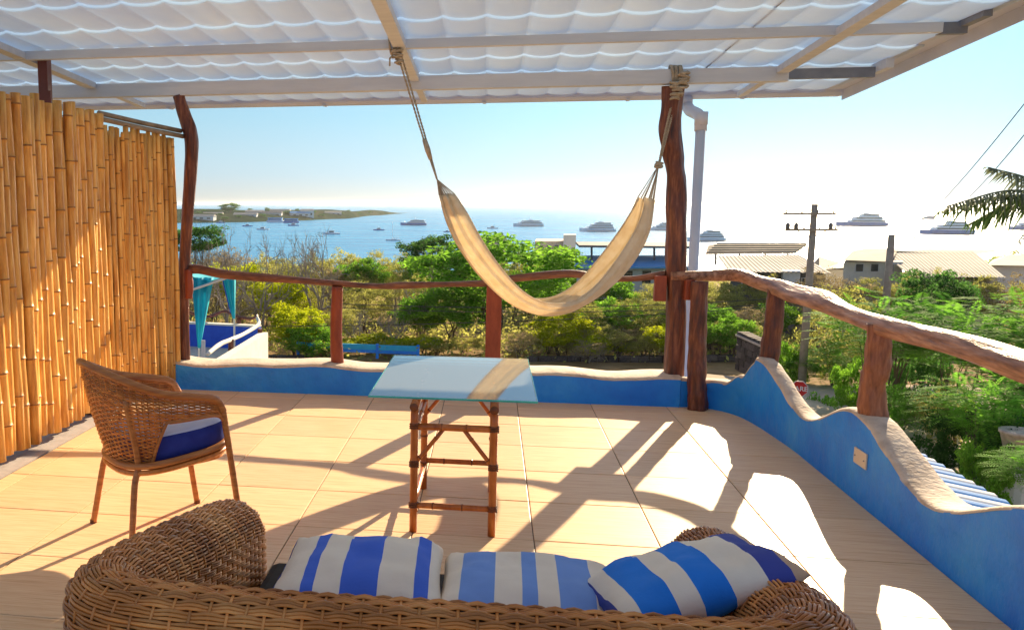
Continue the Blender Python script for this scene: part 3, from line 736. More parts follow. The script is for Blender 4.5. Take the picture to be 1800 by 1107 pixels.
# ------------------------------------------------------------------ wicker armchair
chair = empty('wicker_armchair', (0, 0, 0), 'round backed reddish wicker armchair facing away beside the bamboo screen', 'chair')
rimc = [(.262, .21, .615), (.270, .165, .680), (.285, .03, .712), (.285, -.11, .742), (.25, -.235, .795), (.15, -.335, .845), (0, -.375, .868), (-.15, -.335, .845), (-.25, -.235, .795), (-.285, -.11, .742), (-.285, .03, .712), (-.270, .165, .680), (-.262, .21, .615)]
botc = [(.255, .20, .41), (.255, .15, .41), (.255, .05, .40), (.24, -.08, .40), (.20, -.17, .40), (.12, -.235, .40), (0, -.26, .40), (-.12, -.235, .40), (-.20, -.17, .40), (-.24, -.08, .40), (-.255, .05, .40), (-.255, .15, .41), (-.255, .20, .41)]
RM, BT = spline(rimc, 121), spline(botc, 121)
def ch(u, v):
    x = u * 120; i = min(int(x), 119); t = x - i; a = RM[i].lerp(RM[i + 1], t); b = BT[i].lerp(BT[i + 1], t)
    p = a.lerp(b, v); bul = math.sin(PI * v) * .012; d = Vector((p.x, p.y, 0)).normalized(); return p + d * bul
Sc = surf(ch)
def cmask(u, v):
    e = abs(u - .5) * 2                    # 0 back .. 1 arm ends
    lim = 1.0 if e < .40 else lerp(1.0, .40, min(1, (e - .40) / .12)) if e < .52 else lerp(.40, .22, (e - .52) / .48)
    return v < lim and .01 < u < .99
q = MB(); weave(q, Sc, 54, 44, .0038, .0040, bundle=1, sides=4, spr=2, mask=cmask)
w_ = q.build('woven_back', M['chair_wicker'], chair, smooth=True); w_['kind'] = 'stuff'
cut = [Sc(u, 1.0 if abs(u - .5) * 2 < .40 else (lerp(1.0, .40, min(1, (abs(u - .5) * 2 - .40) / .12)) if abs(u - .5) * 2 < .52 else lerp(.40, .22, (abs(u - .5) * 2 - .52) / .48)))[0] for u in [.012 + .976 * i / 90 for i in range(91)]]
MB().tube(cut, .009, 8).build('lower_rim', M['cream_wicker'], chair, smooth=True)
q = MB()
for i in range(59):
    u = min(.985, max(.015, i / 58)); pts = [Sc(u, v / 14)[0] for v in range(15) if cmask(u, v / 14)]
    if len(pts) > 1: q.tube(pts, .003, 4)
w_ = q.build('back_ribs', M['chair_wicker'], chair, smooth=True); w_['kind'] = 'stuff'
def wrap(pts, r, name, seg=60, mt=None):
    c = spline(pts, seg); return MB().tube(c, [r * (1 + .05 * (i % 2)) for i in range(seg)], 10).build(name, mt or M['cream_wicker'], chair, smooth=True)
wrap([tuple(p) for p in RM[::4]], .0185, 'arm_rim', 150)
ft = {(1, 1): (.26, .30), (-1, 1): (-.25, .30), (1, -1): (.27, -.27), (-1, -1): (-.26, -.27)}
for (sx, sy), (fx, fy) in ft.items():
    if sy > 0: pts = [(sx * .262, .21, .615), (sx * .262, .24, .42), (fx * 1.02, fy, .0)]
    else: pts = [(sx * .215, -.255, .72), (sx * .20, -.20, .42), (sx * .215, -.225, .30), (fx, fy, 0)]
    wrap(pts, .0155, 'leg', 30)
    MB().tube([(fx * (1.02 if sy > 0 else 1), fy, 0), (fx * (1.02 if sy > 0 else 1), fy, .018)], .0175, 10).build('foot_cap', M['rattan_node'], chair)
ring = [(.270 * math.copysign(abs(math.cos(a)) ** .7, math.cos(a)), .02 + .275 * math.copysign(abs(math.sin(a)) ** .7, math.sin(a)), .400) for a in [2 * PI * i / 40 for i in range(41)]]
ring = [(x_, y_, z_ + .02 + .12 * y_) for x_, y_, z_ in ring]
MB().tube(ring, .017, 8, caps=False).build('seat_ring', M['cream_wicker'], chair, smooth=True)
q = MB(); q.tube([(x, y_, z - .032) for x, y_, z in ring], .013, 6, caps=False); q.build('seat_apron', M['chair_wicker'], chair, smooth=True)
q = MB(); q.prism([(x * .97, .02 + (y_ - .02) * .97) for x, y_, z in ring[:-1]], .380, .402); q.build('seat', M['chair_wicker'], chair)
cp = (-1.575, 4.15, 0)
CH_RZ = R(-47)
chair.location = cp; chair.rotation_euler = (0, 0, CH_RZ)
q = MB(); prof = [(0, .413), (.85, .413), (.97, .425), (1.0, .465), (1.0, .505), (.96, .535), (.86, .548), (.5, .558), (0, .56)]
P = []
for r_, z in prof:
    P.append([(r_ * .250 * math.copysign(abs(math.cos(a)) ** .65, math.cos(a)), .035 + r_ * .262 * math.copysign(abs(math.sin(a)) ** .65, math.sin(a)), z + .12 * (r_ * .26 * math.sin(a)) + .008 * noise.noise(Vector((math.cos(a) * 2, math.sin(a) * 2, r_ * 3)))) for a in [2 * PI * i / 48 for i in range(48)]])
q.grid(P, closed_v=True)
M['pale'] = mat('painted_sun_sheen', (.55, .58, .80), (.70, .72, .88), rough=.85, scale=5, bump=.3, bscale=30, bdist=.004)  # sunlit sheen on the navy cushion's top, painted in as a pale colour
q.m = [1 if i // 48 >= 5 else 0 for i in range(len(q.f))]
cu = q.build('seat_cushion', [M['navy'], M['pale']], None, smooth=True); cu.location = cp; cu.rotation_euler = (0, 0, CH_RZ)
tag(cu, 'thick navy blue round seat cushion with a painted pale sunlit top on the wicker armchair', 'cushion')
q = MB(); q.tube([(r_[0] * .985, r_[1], .522 + .12 * r_[1]) for r_ in [(x * .96, .035 + (y_ - .02) * .93, z) for x, y_, z in ring]], .0045, 6, caps=False); q.build('piping', M['navy'], cu, smooth=True)

# ================================================================== BACKGROUND
hz = MB().box((0, 15000, -3.5), (56000, 31200, 34)).build('haze', None)
hz.data.materials.clear(); hm = bpy.data.materials.new('sea_haze'); hm.use_nodes = True; hm.node_tree.nodes.remove(hm.node_tree.nodes['Principled BSDF'])
pv = hm.node_tree.nodes.new('ShaderNodeVolumePrincipled'); pv.inputs['Density'].default_value = .00006; pv.inputs['Color'].default_value = (.93, .97, 1, 1); pv.inputs['Anisotropy'].default_value = .6
hm.node_tree.links.new(pv.outputs[0], hm.node_tree.nodes['Material Output'].inputs['Volume']); hz.data.materials.append(hm); hz['kind'] = 'stuff'
def leafmat(name, c1, c2, c3=None, tr=.58, rough=.75, island=.35):
    return mat(name, c1, c2, rough=rough, scale=.9, island=island, objrnd=.18, trans=tr, c3=c3, spec=.08, detail=3)
M['leaf_green'] = leafmat('leaf_green', (.10, .28, .02), (.28, .52, .05))
M['leaf_dark'] = leafmat('leaf_dark', (.05, .15, .03), (.11, .26, .05))
M['leaf_olive'] = leafmat('leaf_olive', (.30, .33, .07), (.55, .53, .15), tr=.5)
M['leaf_yellow'] = leafmat('leaf_yellow', (.40, .50, .012), (.62, .66, .02))
M['leaf_dry'] = leafmat('leaf_dry', (.30, .25, .12), (.50, .40, .20), tr=.4)
M['leaf_fern'] = leafmat('leaf_fern', (.10, .30, .03), (.27, .56, .07))
M['twig'] = mat('grey_twigs', (.24, .21, .17), (.42, .37, .31), rough=.9, scale=4, island=.25)
M['bark'] = mat('bark', (.07, .05, .035), (.17, .12, .08), rough=.9, scale=5, bump=.5, bscale=12, bdist=.03)

def rdir(r): 
    while True:
        v = Vector((r.uniform(-1, 1), r.uniform(-1, 1), r.uniform(-1, 1)))
        if .05 < v.length < 1: return v.normalized()
def crown_mesh(seed, nclump, nleaf, size, clr, flat=.55, spread=1.0, top=.25):
    """unit crown radius 1, centre 0: leaf clumps over an uneven dome"""
    r = random.Random(seed); q = MB()
    for c in range(nclump):
        d = rdir(r); d.z = d.z * flat + (top if d.z > 0 else 0) * .5; rad = r.uniform(.45, 1.0) ** .6
        rad *= .72 + .5 * noise.noise(Vector((d.x * 1.8, d.y * 1.8, seed + d.z * 2))) + .12
        cc = Vector((d.x * rad, d.y * rad, d.z * rad)) * spread; cr = clr * r.uniform(.6, 1.25)
        for i in range(nleaf):
            p = cc + rdir(r) * cr * r.uniform(.2, 1) ** .5; p.z = cc.z + (p.z - cc.z) * .65
            n_ = (rdir(r) + Vector((0, 0, .7))).normalized(); a = n_.orthogonal().normalized(); a.rotate(Matrix.Rotation(r.uniform(0, 6.28), 3, n_)); b = n_.cross(a)
            s = size * r.uniform(.6, 1.4)
            q.add([p - a * s, p + b * s * .45, p + a * s, p - b * s * .45], [(0, 1, 2, 3)])
    return q
def branches(q, p, d, L, r_, depth, rr, spread=.6, upb=.15, n=(2, 3), sides=4):
    e = p + d * L; mid = p.lerp(e, .5) + rdir(rr) * L * .08
    q.tube([p, mid, e], [r_, r_ * .85, r_ * .65], sides if depth > 1 else 3, caps=False)
    if depth == 0: return
    for k in range(rr.randint(*n)):
        nd = (d + rdir(rr) * spread + Vector((0, 0, upb))).normalized()
        branches(q, p.lerp(e, rr.uniform(.6, 1)), nd, L * rr.uniform(.6, .85), r_ * .62, depth - 1, rr, spread, upb, n, sides)
def frond_crown(seed, nf, L=.34):
    """crown of feathery compound leaves, radius 1"""
    r = random.Random(seed); q = MB()
    for i in range(nf):
        d = rdir(r); d.z = d.z * .5 + .12; rad = r.uniform(.35, .95) * (.8 + .35 * noise.noise(Vector((d.x * 2, d.y * 2, seed))))
        p = d * rad; out = Vector((d.x + r.uniform(-.7, .7), d.y + r.uniform(-.7, .7), r.uniform(-.1, .35))).normalized(); l = L * r.uniform(.7, 1.2)
        side = out.cross(Vector((0, 0, 1))).normalized(); prev = None
        for k in range(9):
            t = (k + .7) / 9; c = p + out * (l * t) + Vector((0, 0, -.22 * l * t * t)); w = l * .30 * math.sin(PI * min(1, t * .9 + .12))
            for s_ in (1, -1):
                e = c + side * s_ * w + out * (w * .45) + Vector((0, 0, -.10 * w)); m_ = c.lerp(e, .5); wd = l * .040
                q.add([c, m_ + out * wd, e, m_ - out * wd], [(0, 1, 2, 3)])
    return q
def mesh_of(q, mats, name):
    o = q.build(name, mats); me = o.data; bpy.data.objects.remove(o); return me
crowns = {}
crowns['green'] = [mesh_of(crown_mesh(10 + k, 190, 62, .036, .165, .6), M['leaf_green'], 'crown') for k in range(3)]
crowns['dark'] = [mesh_of(crown_mesh(20 + k, 160, 56, .038, .17, .6), M['leaf_dark'], 'crown') for k in range(2)]
crowns['olive'] = [mesh_of(crown_mesh(30 + k, 230, 40, .028, .15, .7), M['leaf_olive'], 'crown') for k in range(3)]
crowns['yellow'] = [mesh_of(crown_mesh(40 + k, 170, 56, .036, .16, .6), M['leaf_yellow'], 'crown') for k in range(2)]
crowns['dry'] = [mesh_of(crown_mesh(50 + k, 150, 34, .028, .17, .7), M['leaf_dry'], 'crown') for k in range(2)]
crowns['fern'] = [mesh_of(frond_crown(60 + k, 620), M['leaf_fern'], 'crown') for k in range(3)]
def bare_mesh(seed, depth=5):
    q = MB(); rr = random.Random(seed)
    for k in range(4): branches(q, Vector((rr.uniform(-.04, .04), rr.uniform(-.04, .04), .0)), Vector((rr.uniform(-.5, .5), rr.uniform(-.5, .5), 1)).normalized(), .30, .015, depth, rr, .85, .02, (2, 3))
    return q
def unit(me):
    co = np.empty(len(me.vertices) * 3, 'f'); me.vertices.foreach_get('co', co); co = co.reshape(-1, 3)
    co[:, 2] /= np.percentile(co[:, 2], 99.5); co[:, :2] /= np.percentile(np.hypot(co[:, 0], co[:, 1]), 97); me.vertices.foreach_set('co', co.ravel()); me.update(); return me
twigm = [unit(mesh_of(bare_mesh(70 + k), M['twig'], 'branches')) for k in range(3)]
def trunk_mesh(seed, n=3):
    q = MB(); rr = random.Random(seed)
    for k in range(n):
        a = rr.uniform(0, 6.28); d = Vector((math.cos(a) * .35, math.sin(a) * .35, 1)).normalized()
        branches(q, Vector((math.cos(a) * .03, math.sin(a) * .03, -.05)), d, .42, .032, 3, rr, .5, .25, (2, 2), 6)
    return q
trunkm = [mesh_of(trunk_mesh(90 + k, 2 + k), M['bark'], 'trunk') for k in range(3)]
cnt = [0]
def tree(kind, loc, h, w, label, group=None, name=None, cat='tree', ch=None, twigs=False, wy=None, trunk=True):
    """h total height, w crown width; ch = crown height"""
    cnt[0] += 1; k = cnt[0]
    root = empty(name or 'tree', loc, label, cat, group, rz=rnd.uniform(0, 6.28) if wy is None else 0)
    if kind == 'bare':
        o = bpy.data.objects.new('branches', twigm[k % 3]); col.objects.link(o); o.parent = root; o.scale = (w * .5, w * .5, h); return root
    ch = ch or h * .6
    if trunk:
        o = bpy.data.objects.new('trunk', trunkm[k % 3]); col.objects.link(o); o.parent = root; o.scale = (w * .42, w * .42, (h - ch * .45) * 1.0)
    cs = crowns[kind]; o = bpy.data.objects.new('crown', cs[k % len(cs)]); col.objects.link(o); o.parent = root
    o.location = (0, 0, h - ch * .5); o.scale = (w / 2, (wy or w) / 2, ch * .5 / .62); o.rotation_euler = (0, 0, rnd.uniform(0, 6.28) if wy is None else 0)
    if twigs:
        o = bpy.data.objects.new('twigs', twigm[(k + 1) % 3]); col.objects.link(o); o.parent = root; o.scale = (w * .45, w * .45, h * 1.03)
    return root
def T(kind, px, ptop, D, wpx, label, hfrac=None, **kw):
    p = far(px, D, py=ptop + 60); g = ground_z(p.x, p.y); h = zat(ptop, D) - g; w = wpx * D / 1616
    return tree(kind, (p.x, p.y, g - .1), h + .1, w, label, **kw)
# --- the trees one can single out
T('green', 880, 418, 59, 330, 'broad bright green tree with dark forked trunks behind the hammock', ch=4.6)
T('dark', 752, 414, 88, 130, 'small dark blue green tree just left of the hammock against the water', ch=3.5)
T('green', 790, 505, 60, 190, 'green tree with arching dark stems behind the glass table', ch=2.6)
T('yellow', 520, 540, 57, 130, 'rounded yellow green bush between the neighbour terrace and the first railing post', ch=2.4, cat='bush', name='bush')
T('green', 545, 575, 56, 130, 'low dark green bush just above the stone kerb wall', ch=1.8, cat='bush', name='bush')
T('yellow', 985, 552, 57, 130, 'yellow flowering bush below the lowest sag of the hammock', ch=2.2, cat='bush', name='bush')
T('yellow', 1040, 590, 55.6, 80, 'small yellow green shrub low on the right of the yellow flowering bush', ch=1.4, cat='bush', name='bush')
T('green', 1290, 560, 56, 110, 'small bright green bush between the two right pillars and the dark stone block', ch=2.2, cat='bush', name='bush')
T('bare', 400, 398, 60, 190, 'tall leafless grey tree left of the far houses, nearest the crooked pillar', ch=3)
T('bare', 455, 412, 64, 150, 'leafless grey tree standing in front of the moored barge')
T('bare', 560, 405, 66, 170, 'leafless grey tree with fine upright twigs in front of the small fishing boat')
T('bare', 520, 410, 78, 130, 'pale leafless tree behind the fine twigged grey tree')
T('bare', 745, 440, 62, 150, 'leafless grey bush under the small dark blue green tree')
T('dark', 350, 396, 70, 120, 'thin leafy green treetop beside the crooked left pillar', ch=2.2, twigs=True)
# --- the thicket: trees nobody could tell apart share a label per kind
G = {'olive': ('olive green scrub tree', 'olive scrub trees'), 'dry': ('dry brown scrub tree', 'dry scrub trees'),
     'green': ('fresh green scrub tree', 'green scrub trees'), 'yellow': ('yellow green bush', 'yellow scrub bushes'), 'bare': ('leafless grey tree', 'bare scrub trees')}
ZN = [(470, 'beside the neighbour terrace'), (570, 'left of the first railing post'), (660, 'right of the first railing post'), (770, 'above the glass table'), (860, 'left of the second railing post'), (950, 'right of the second railing post'),
      (1050, 'under the right hammock half'), (1165, 'left of the gnarled pillar'), (1260, 'behind the gnarled pillar'), (1400, 'left of the first side post'), (1530, 'right of the utility pole'), (1640, 'under the long building'), (9999, 'near the right edge')]
def thick(kind, px, ptop, D, wpx, ch=None):
    zone = [z for x, z in ZN if px < x][0]; rowname = 'front' if D < 61.9 else 'middle' if D < 73 else 'rear' if D < 90 else 'far'
    T(kind, px, ptop, D, wpx, '%s, %s row, %s' % (G[kind][0], rowname, zone), group=G[kind][1], ch=ch, twigs=kind in ('dry',) , trunk=kind != 'bare')
rw = random.Random(5)
def row(x0, x1, step, D, ptop, wpx, kinds, jit=12):
    x = x0
    while x < x1:
        thick(rw.choice(kinds), x + rw.uniform(-12, 12), ptop + rw.uniform(-jit, jit), D + rw.uniform(-2, 2), wpx * rw.uniform(.8, 1.3), ch=None); x += step
row(330, 700, 46, 96, 452, 80, ['olive', 'olive', 'dry'], 8)
row(330, 640, 50, 80, 468, 100, ['olive', 'olive', 'yellow', 'dry'], 10)
row(640, 1010, 50, 80, 462, 100, ['olive', 'bare', 'olive', 'green'], 12)
row(455, 760, 48, 68, 492, 105, ['olive', 'dry', 'olive', 'yellow', 'bare'], 12)
row(585, 760, 50, 60, 540, 100, ['olive', 'dry', 'bare', 'green'], 14)
row(600, 1180, 44, 56.5, 596, 80, ['olive', 'dry', 'yellow', 'olive'], 10)
row(990, 1370, 46, 66, 500, 100, ['olive', 'olive', 'green'], 10)
row(1030, 1370, 46, 60, 535, 100, ['olive', 'green', 'olive', 'dry'], 12)
row(1050, 1330, 44, 57, 580, 90, ['olive', 'yellow', 'dry', 'olive'], 10)
row(340, 470, 40, 74, 520, 80, ['dry', 'olive'], 8)
row(1430, 1860, 55, 62, 492, 110, ['olive', 'olive', 'dry', 'green'], 10)
row(1740, 1900, 50, 100, 455, 110, ['green', 'olive'], 8)
# --- big feathery trees on the right
T('fern', 1560, 500, 36, 250, 'feathery leaved bright green tree behind the second post of the right railing', ch=4.2)
T('fern', 1700, 492, 33, 320, 'widest feathery leaved green tree beside the road on the right', ch=4.5)
T('fern', 1850, 505, 29, 330, 'feathery leaved green tree at the right edge above the plant pot', ch=5.0)
T('fern', 1740, 640, 26, 230, 'low feathery green tree in front of the wide feathery tree', ch=3.0)
T('fern', 1455, 590, 44, 150, 'small feathery green tree standing over the red octagonal sign', ch=3.2)
T('olive', 1475, 520, 46, 150, 'olive leaved tree behind the small feathery tree by the red sign', ch=4)
T('dark', 1640, 478, 48, 150, 'dark half bare tree in front of the long pale corrugated roof', ch=3, twigs=True)
T('fern', 1850, 780, 20, 230, 'dark feathery shrub beyond the striped awning', ch=1.6, cat='bush', name='bush')
T('green', 1500, 640, 38, 90, 'leafy green bush on the sandy roadside right of the red sign', ch=2.2, cat='bush', name='bush')
T('olive', 1660, 690, 33, 120, 'thin stemmed roadside tree between the wall post and the plant pot', ch=2.0)

for i, (px, pt_, D, w_) in enumerate([(1450, 700, 40, 90), (1570, 660, 34, 120), (1620, 620, 37, 130), (1690, 720, 29, 150), (1760, 700, 30, 150), (1800, 740, 25, 160), (1730, 790, 24, 120), (1380, 610, 45, 80), (1830, 640, 28, 200)]):
    T(['green', 'fern', 'dark', 'dark', 'fern', 'dark', 'green', 'green', 'fern'][i], px, pt_, D, w_, ['leafy green bush right under the red octagonal sign', 'feathery green bush left of the wall post', 'dark green bush behind the wall post', 'dark leaved bush left of the plant pot', 'feathery bush behind the plant pot',
      'dark leaved bush around the plant pot', 'green bush at the far corner of the striped awning', 'green bush right of the first side railing post', 'feathery bush at the right edge over the pot'][i], ch=3.2 if i < 3 else 2.6, cat='bush', name='bush')
# undergrowth, nobody could count it
q = MB(); ru = random.Random(3)
for i in range(9500):
    px = ru.uniform(330, 1900); D = ru.uniform(55, 150) if ru.random() < .75 else ru.uniform(150, 235)
    if D < 62 and px > 1500: continue
    p = far(px, D); g = ground_z(p.x, p.y); hh = ru.uniform(.3, 1.6)
    for k in range(9):
        c = p + Vector((ru.gauss(0, .9), ru.gauss(0, .9), g + ru.uniform(0, hh))); n_ = rdir(ru); a = n_.orthogonal().normalized(); a.rotate(Matrix.Rotation(ru.uniform(0, 6.28), 3, n_)); b = n_.cross(a); s = ru.uniform(.07, .20)
        q.add([c - a * s, c + b * s * .5, c + a * s, c - b * s * .5], [(0, 1, 2, 3)])
tag(q.build('undergrowth', M['leaf_olive']), 'low dusty scrub covering the slope under the trees', kind='stuff')
q = MB()
for i in range(2600):
    px = ru.uniform(335, 470); D = ru.uniform(36, 54)
    p = far(px, D); g = ground_z(p.x, p.y)
    for k in range(4):
        c = p + Vector((ru.gauss(0, .25), ru.gauss(0, .25), g)); q.add([c, c + Vector((.03, 0, 0)), c + Vector((ru.uniform(-.3, .3), ru.uniform(-.3, .3), ru.uniform(.3, .8)))], [(0, 1, 2)])
tag(q.build('dry_grass', mat('dry_grass_blades', (.35, .22, .06), (.55, .38, .13), rough=.9, island=.3, scale=1)), 'dry golden grass behind the neighbour terrace', kind='stuff')

# --- road, kerb walls
M['road'] = mat('sandy_road', (.50, .40, .28), (.66, .55, .41), spec=.05, rough=.95, scale=.6, detail=10, bump=.3, bscale=3, bdist=.03)
rp = [far(1250, 47), far(1460, 44), far(1900, 44), far(2300, 44), far(2300, 24), far(1760, 27), far(1560, 33), far(1380, 40), far(1250, 43)]
q = MB(); q.add([(p.x, p.y, -7.25 + .0) for p in rp], [tuple(range(len(rp)))]); tag(q.build('road', M['road']), kind='structure')
M['stone'] = mat('dark_lava_stone', (.05, .04, .04), (.15, .12, .11), rough=.95, objrnd=.35, scale=6, bump=.6, bscale=9, bdist=.03)
def stonewall(pa, pb, h, th, label, course=.28, sw=.45):
    a, b = Vector(pa), Vector(pb); L = (b - a); n_ = Vector((L.x, L.y, 0)).normalized(); ang = math.atan2(n_.y, n_.x)
    root = empty('stone_wall', tuple(a), label, 'stone wall'); Lx = L.length
    q = MB(); q.box(((a + b) / 2) + Vector((0, 0, h / 2 - .03)), (Lx, th * .8, h - .06), rz=ang); q.build('core', M['wicker_core'], root)
    me = []
    for k in range(4):
        q = MB(); r = random.Random(k); q.box((0, 0, 0), (1, 1, 1)); q.v = [(x * r.uniform(.82, 1.0), y * r.uniform(.9, 1.05), z * r.uniform(.8, 1)) for x, y, z in q.v]; me.append(mesh_of(q, M['stone'], 'stone'))
    k = 0; c = 0
    while c * course < h - .05:
        x = -rnd.uniform(0, .2)
        while x < Lx and k < 290:
            w = sw * rnd.uniform(.7, 1.4); o = bpy.data.objects.new('stone', me[k % 4]); col.objects.link(o); o.parent = root
            o.location = Vector((n_.x, n_.y, 0)) * (x + w / 2) + Vector((0, 0, (c + .5) * course)); o.scale = (w, th, course); o.rotation_euler = (0, 0, ang + rnd.uniform(-.05, .05)); x += w; k += 1
        c += 1
pa, pb = far(925, 55, py=635), far(1305, 55.6, py=635); stonewall((pa.x, pa.y, -8.35), (pb.x, pb.y, -8.35), .66, .5, 'low dark lava stone wall behind the right half of the far parapet', course=.33, sw=.6)
pa, pb = far(462, 55, py=620), far(535, 55, py=620); stonewall((pa.x, pa.y, -8.35), (pb.x, pb.y, -8.35), .75, .5, 'short piece of dark stone wall left of the bright blue low wall', course=.37, sw=.6)
pa, pb = far(1305, 50, py=600), far(1352, 46, py=600); stonewall((pa.x, pa.y, -7.6), (pb.x, pb.y, -7.6), 1.9, .6, 'tall dark stone wall block with a pale top beside the first side railing post', course=.36, sw=.6)
pa.z = pb.z = -5.69; w_ = MB().beam(pa + Vector((0, 0, .04)), pb + Vector((0, 0, .04)), .8, .09).build('wall_cap', M['cream']); w_.name = 'wall_coping'; tag(w_, 'pale coping strip on the tall dark stone wall block', 'coping')
# bright blue low wall
M['aqua'] = mat('aqua_paint', (.02, .42, .72), (.04, .55, .82), rough=.6, scale=3)
pa, pb = far(524, 56, py=612), far(735, 54.5, py=612); q = MB(); root = empty('blue_wall', (pa.x, pa.y, -8.1), 'low bright aqua blue wall with a scalloped lower edge at the foot of the thicket', 'wall')
L = pb - pa; nseg = 3
for k in range(nseg):
    a_, b_ = pa.lerp(pb, k / nseg + .004), pa.lerp(pb, (k + 1) / nseg - .004); zt = zat(608 + k * .5, 55)
    a_.z = b_.z = zt - .16; MB().beam(a_, b_, .12, .32).build('panel', M['aqua'], root)
    a_.z = b_.z = zt - .42; MB().beam(a_, b_, .08, .2).build('lower_panel', M['blue'], root)
for k in range(nseg + 1):
    a_ = pa.lerp(pb, k / nseg); MB().box((a_.x, a_.y, zat(608, 55) - .42), (.16, .2, .9)).build('post', M['blue'], root)

# --- neighbour's terrace, lower left
nb = empty('neighbour_terrace', tuple(far(400, 27, -3)), 'neighbouring terrace with dark blue parapet and a white side wall', 'terrace')
M['cobalt'] = mat('cobalt_paint', (.01, .07, .55), (.02, .11, .68), rough=.6, scale=4)
M['whitewash'] = mat('whitewash', (.72, .68, .58), (.82, .78, .70), rough=.85, scale=3, bump=.2)
NX0, NX1 = far(300, 27).x - 3, far(463, 27).x
def at(px, py, z): return on_z(px, py, z)
zf = -2.75
c1, c2 = far(250, 28), far(462, 26.6)
f1 = [far(200, 24, py=600), far(380, 20.5, py=630), far(463, 25, py=610), far(455, 27.5, py=600), far(200, 29, py=600)]
MB().prism([(p.x, p.y) for p in f1], -8, zf).build('slab', M['cream'], nb)
a_, b_ = far(200, 28.6, py=590), far(457, 27.0, py=590); a_.z = b_.z = zf + .34; MB().beam(a_, b_, .2, .70).build('blue_parapet', M['cobalt'], nb)
a_, b_ = far(200, 28.6, py=590), far(457, 27.0, py=590); a_.z = b_.z = zf + .71; MB().beam(a_, b_, .26, .05).build('parapet_cap', M['whitewash'], nb)
# white raking wall on its right
w0, w1 = far(464, 26.4, py=600), far(380, 20.6, py=630); q = MB(); zt0, zt1 = zat(586, 26.4), zat(640, 20.6); d_ = (w1 - w0).normalized(); nn = Vector((-d_.y, d_.x, 0)) * .12
V = []
for p, zt_ in ((w0, zt0), (w1, zt1)):
    for s_ in (1, -1): V += [(p.x + nn.x * s_, p.y + nn.y * s_, -8), (p.x + nn.x * s_, p.y + nn.y * s_, zt_)]
q.add(V, [(0, 1, 5, 4), (2, 6, 7, 3), (1, 3, 7, 5), (0, 2, 3, 1), (4, 5, 7, 6), (0, 4, 6, 2)]); q.build('white_wall', M['whitewash'], nb)
nr = empty('branch_railing', tuple(far(420, 26, zf)), 'grey branch railing with a wavy handrail on the neighbouring terrace', 'railing')
def fz(px, py, D): return V3(px, D, py)
log(MB(), [fz(330, 548, 28), fz(365, 556, 28), fz(395, 547, 27.8), fz(415, 556, 27.5), fz(440, 560, 27.2), fz(452, 555, 27)], [.05, .045, .05, .045], n=8, seg=40, rough=.15).build('handrail', M['wood'], nr, smooth=True)
log(MB(), [fz(452, 558, 27), fz(454, 570, 26.5), fz(430, 586, 25), fz(405, 597, 23), fz(385, 606, 22), fz(365, 622, 20.8)], [.05, .06, .055, .06, .05], n=8, seg=40, rough=.15).build('handrail', M['whitewash'], nr, smooth=True)
for px, y0, y1, D in ((420, 560, 585, 27.4), (457, 578, 596, 26.3), (406, 596, 622, 23)):
    MB().tube([fz(px, y0, D), fz(px, y1, D)], .075, 8).build('post', M['wood'], nr)
# aqua shade cloth tied into points
M['canopy'] = mat('aqua_cloth', (.02, .50, .66), (.06, .68, .80), rough=.7, scale=2, trans=.3, bump=.2)
cn = empty('shade_canopy', tuple(far(375, 25, -1)), 'aqua cloth canopy with its side curtains gathered into long points on the neighbouring terrace', 'canopy')
q = MB(); A, B, C_, D_ = fz(338, 486, 24), fz(400, 484, 24), fz(408, 476, 27), fz(338, 474, 27)
q.grid([[A.lerp(B, i / 6).lerp(D_.lerp(C_, i / 6), j / 4) + Vector((0, 0, -.12 * math.sin(PI * i / 6))) for j in range(5)] for i in range(7)])
q.build('top_cloth', M['canopy'], cn, smooth=True)
def curtain(pt, w, bot, D, m_, name='curtain'):
    q = MB(); P = []
    for i in range(13):
        t = i / 12; row = []; c = fz(lerp(pt[0], bot[0], t), lerp(pt[1], bot[1], t), D); ww = w * (1 - t) ** 1.1 + .035
        for j in range(13):
            a = j / 12 * 2 - 1; row.append(c + _rt * (a * ww) + _hf * (.12 * math.sin(a * 7) * (1 - t) + .02))
        P.append(row)
    q.grid(P); o = q.build(name, m_, cn, smooth=True); sd = o.modifiers.new('t', 'SOLIDIFY'); sd.thickness = .01
curtain((356, 488), .26, (350, 612), 24, M['canopy'])
curtain((403, 486), .13, (411, 560), 24.3, M['canopy']); curtain((397, 486), .07, (407, 550), 24.6, M['cobalt'])
MB().tube([fz(338, 509, 23.9), fz(365, 500, 23.9), fz(400, 488, 23.9)], .035, 6).build('valance', M['whitewash'], cn)
MB().tube([fz(350, 490, 24.2), fz(350, 632, 24.2)], .028, 8).build('pole', M['whitewash'], cn); MB().tube([fz(412, 490, 24.5), fz(412, 632, 24.5)], .028, 8).build('pole', M['whitewash'], cn)
for k in (0, 1): MB().tube([fz(356 + k * 3, 598, 21.4), fz(356 + k * 3, 632, 21.4)], .03, 8).build('cleat_post', M['white'], cn)

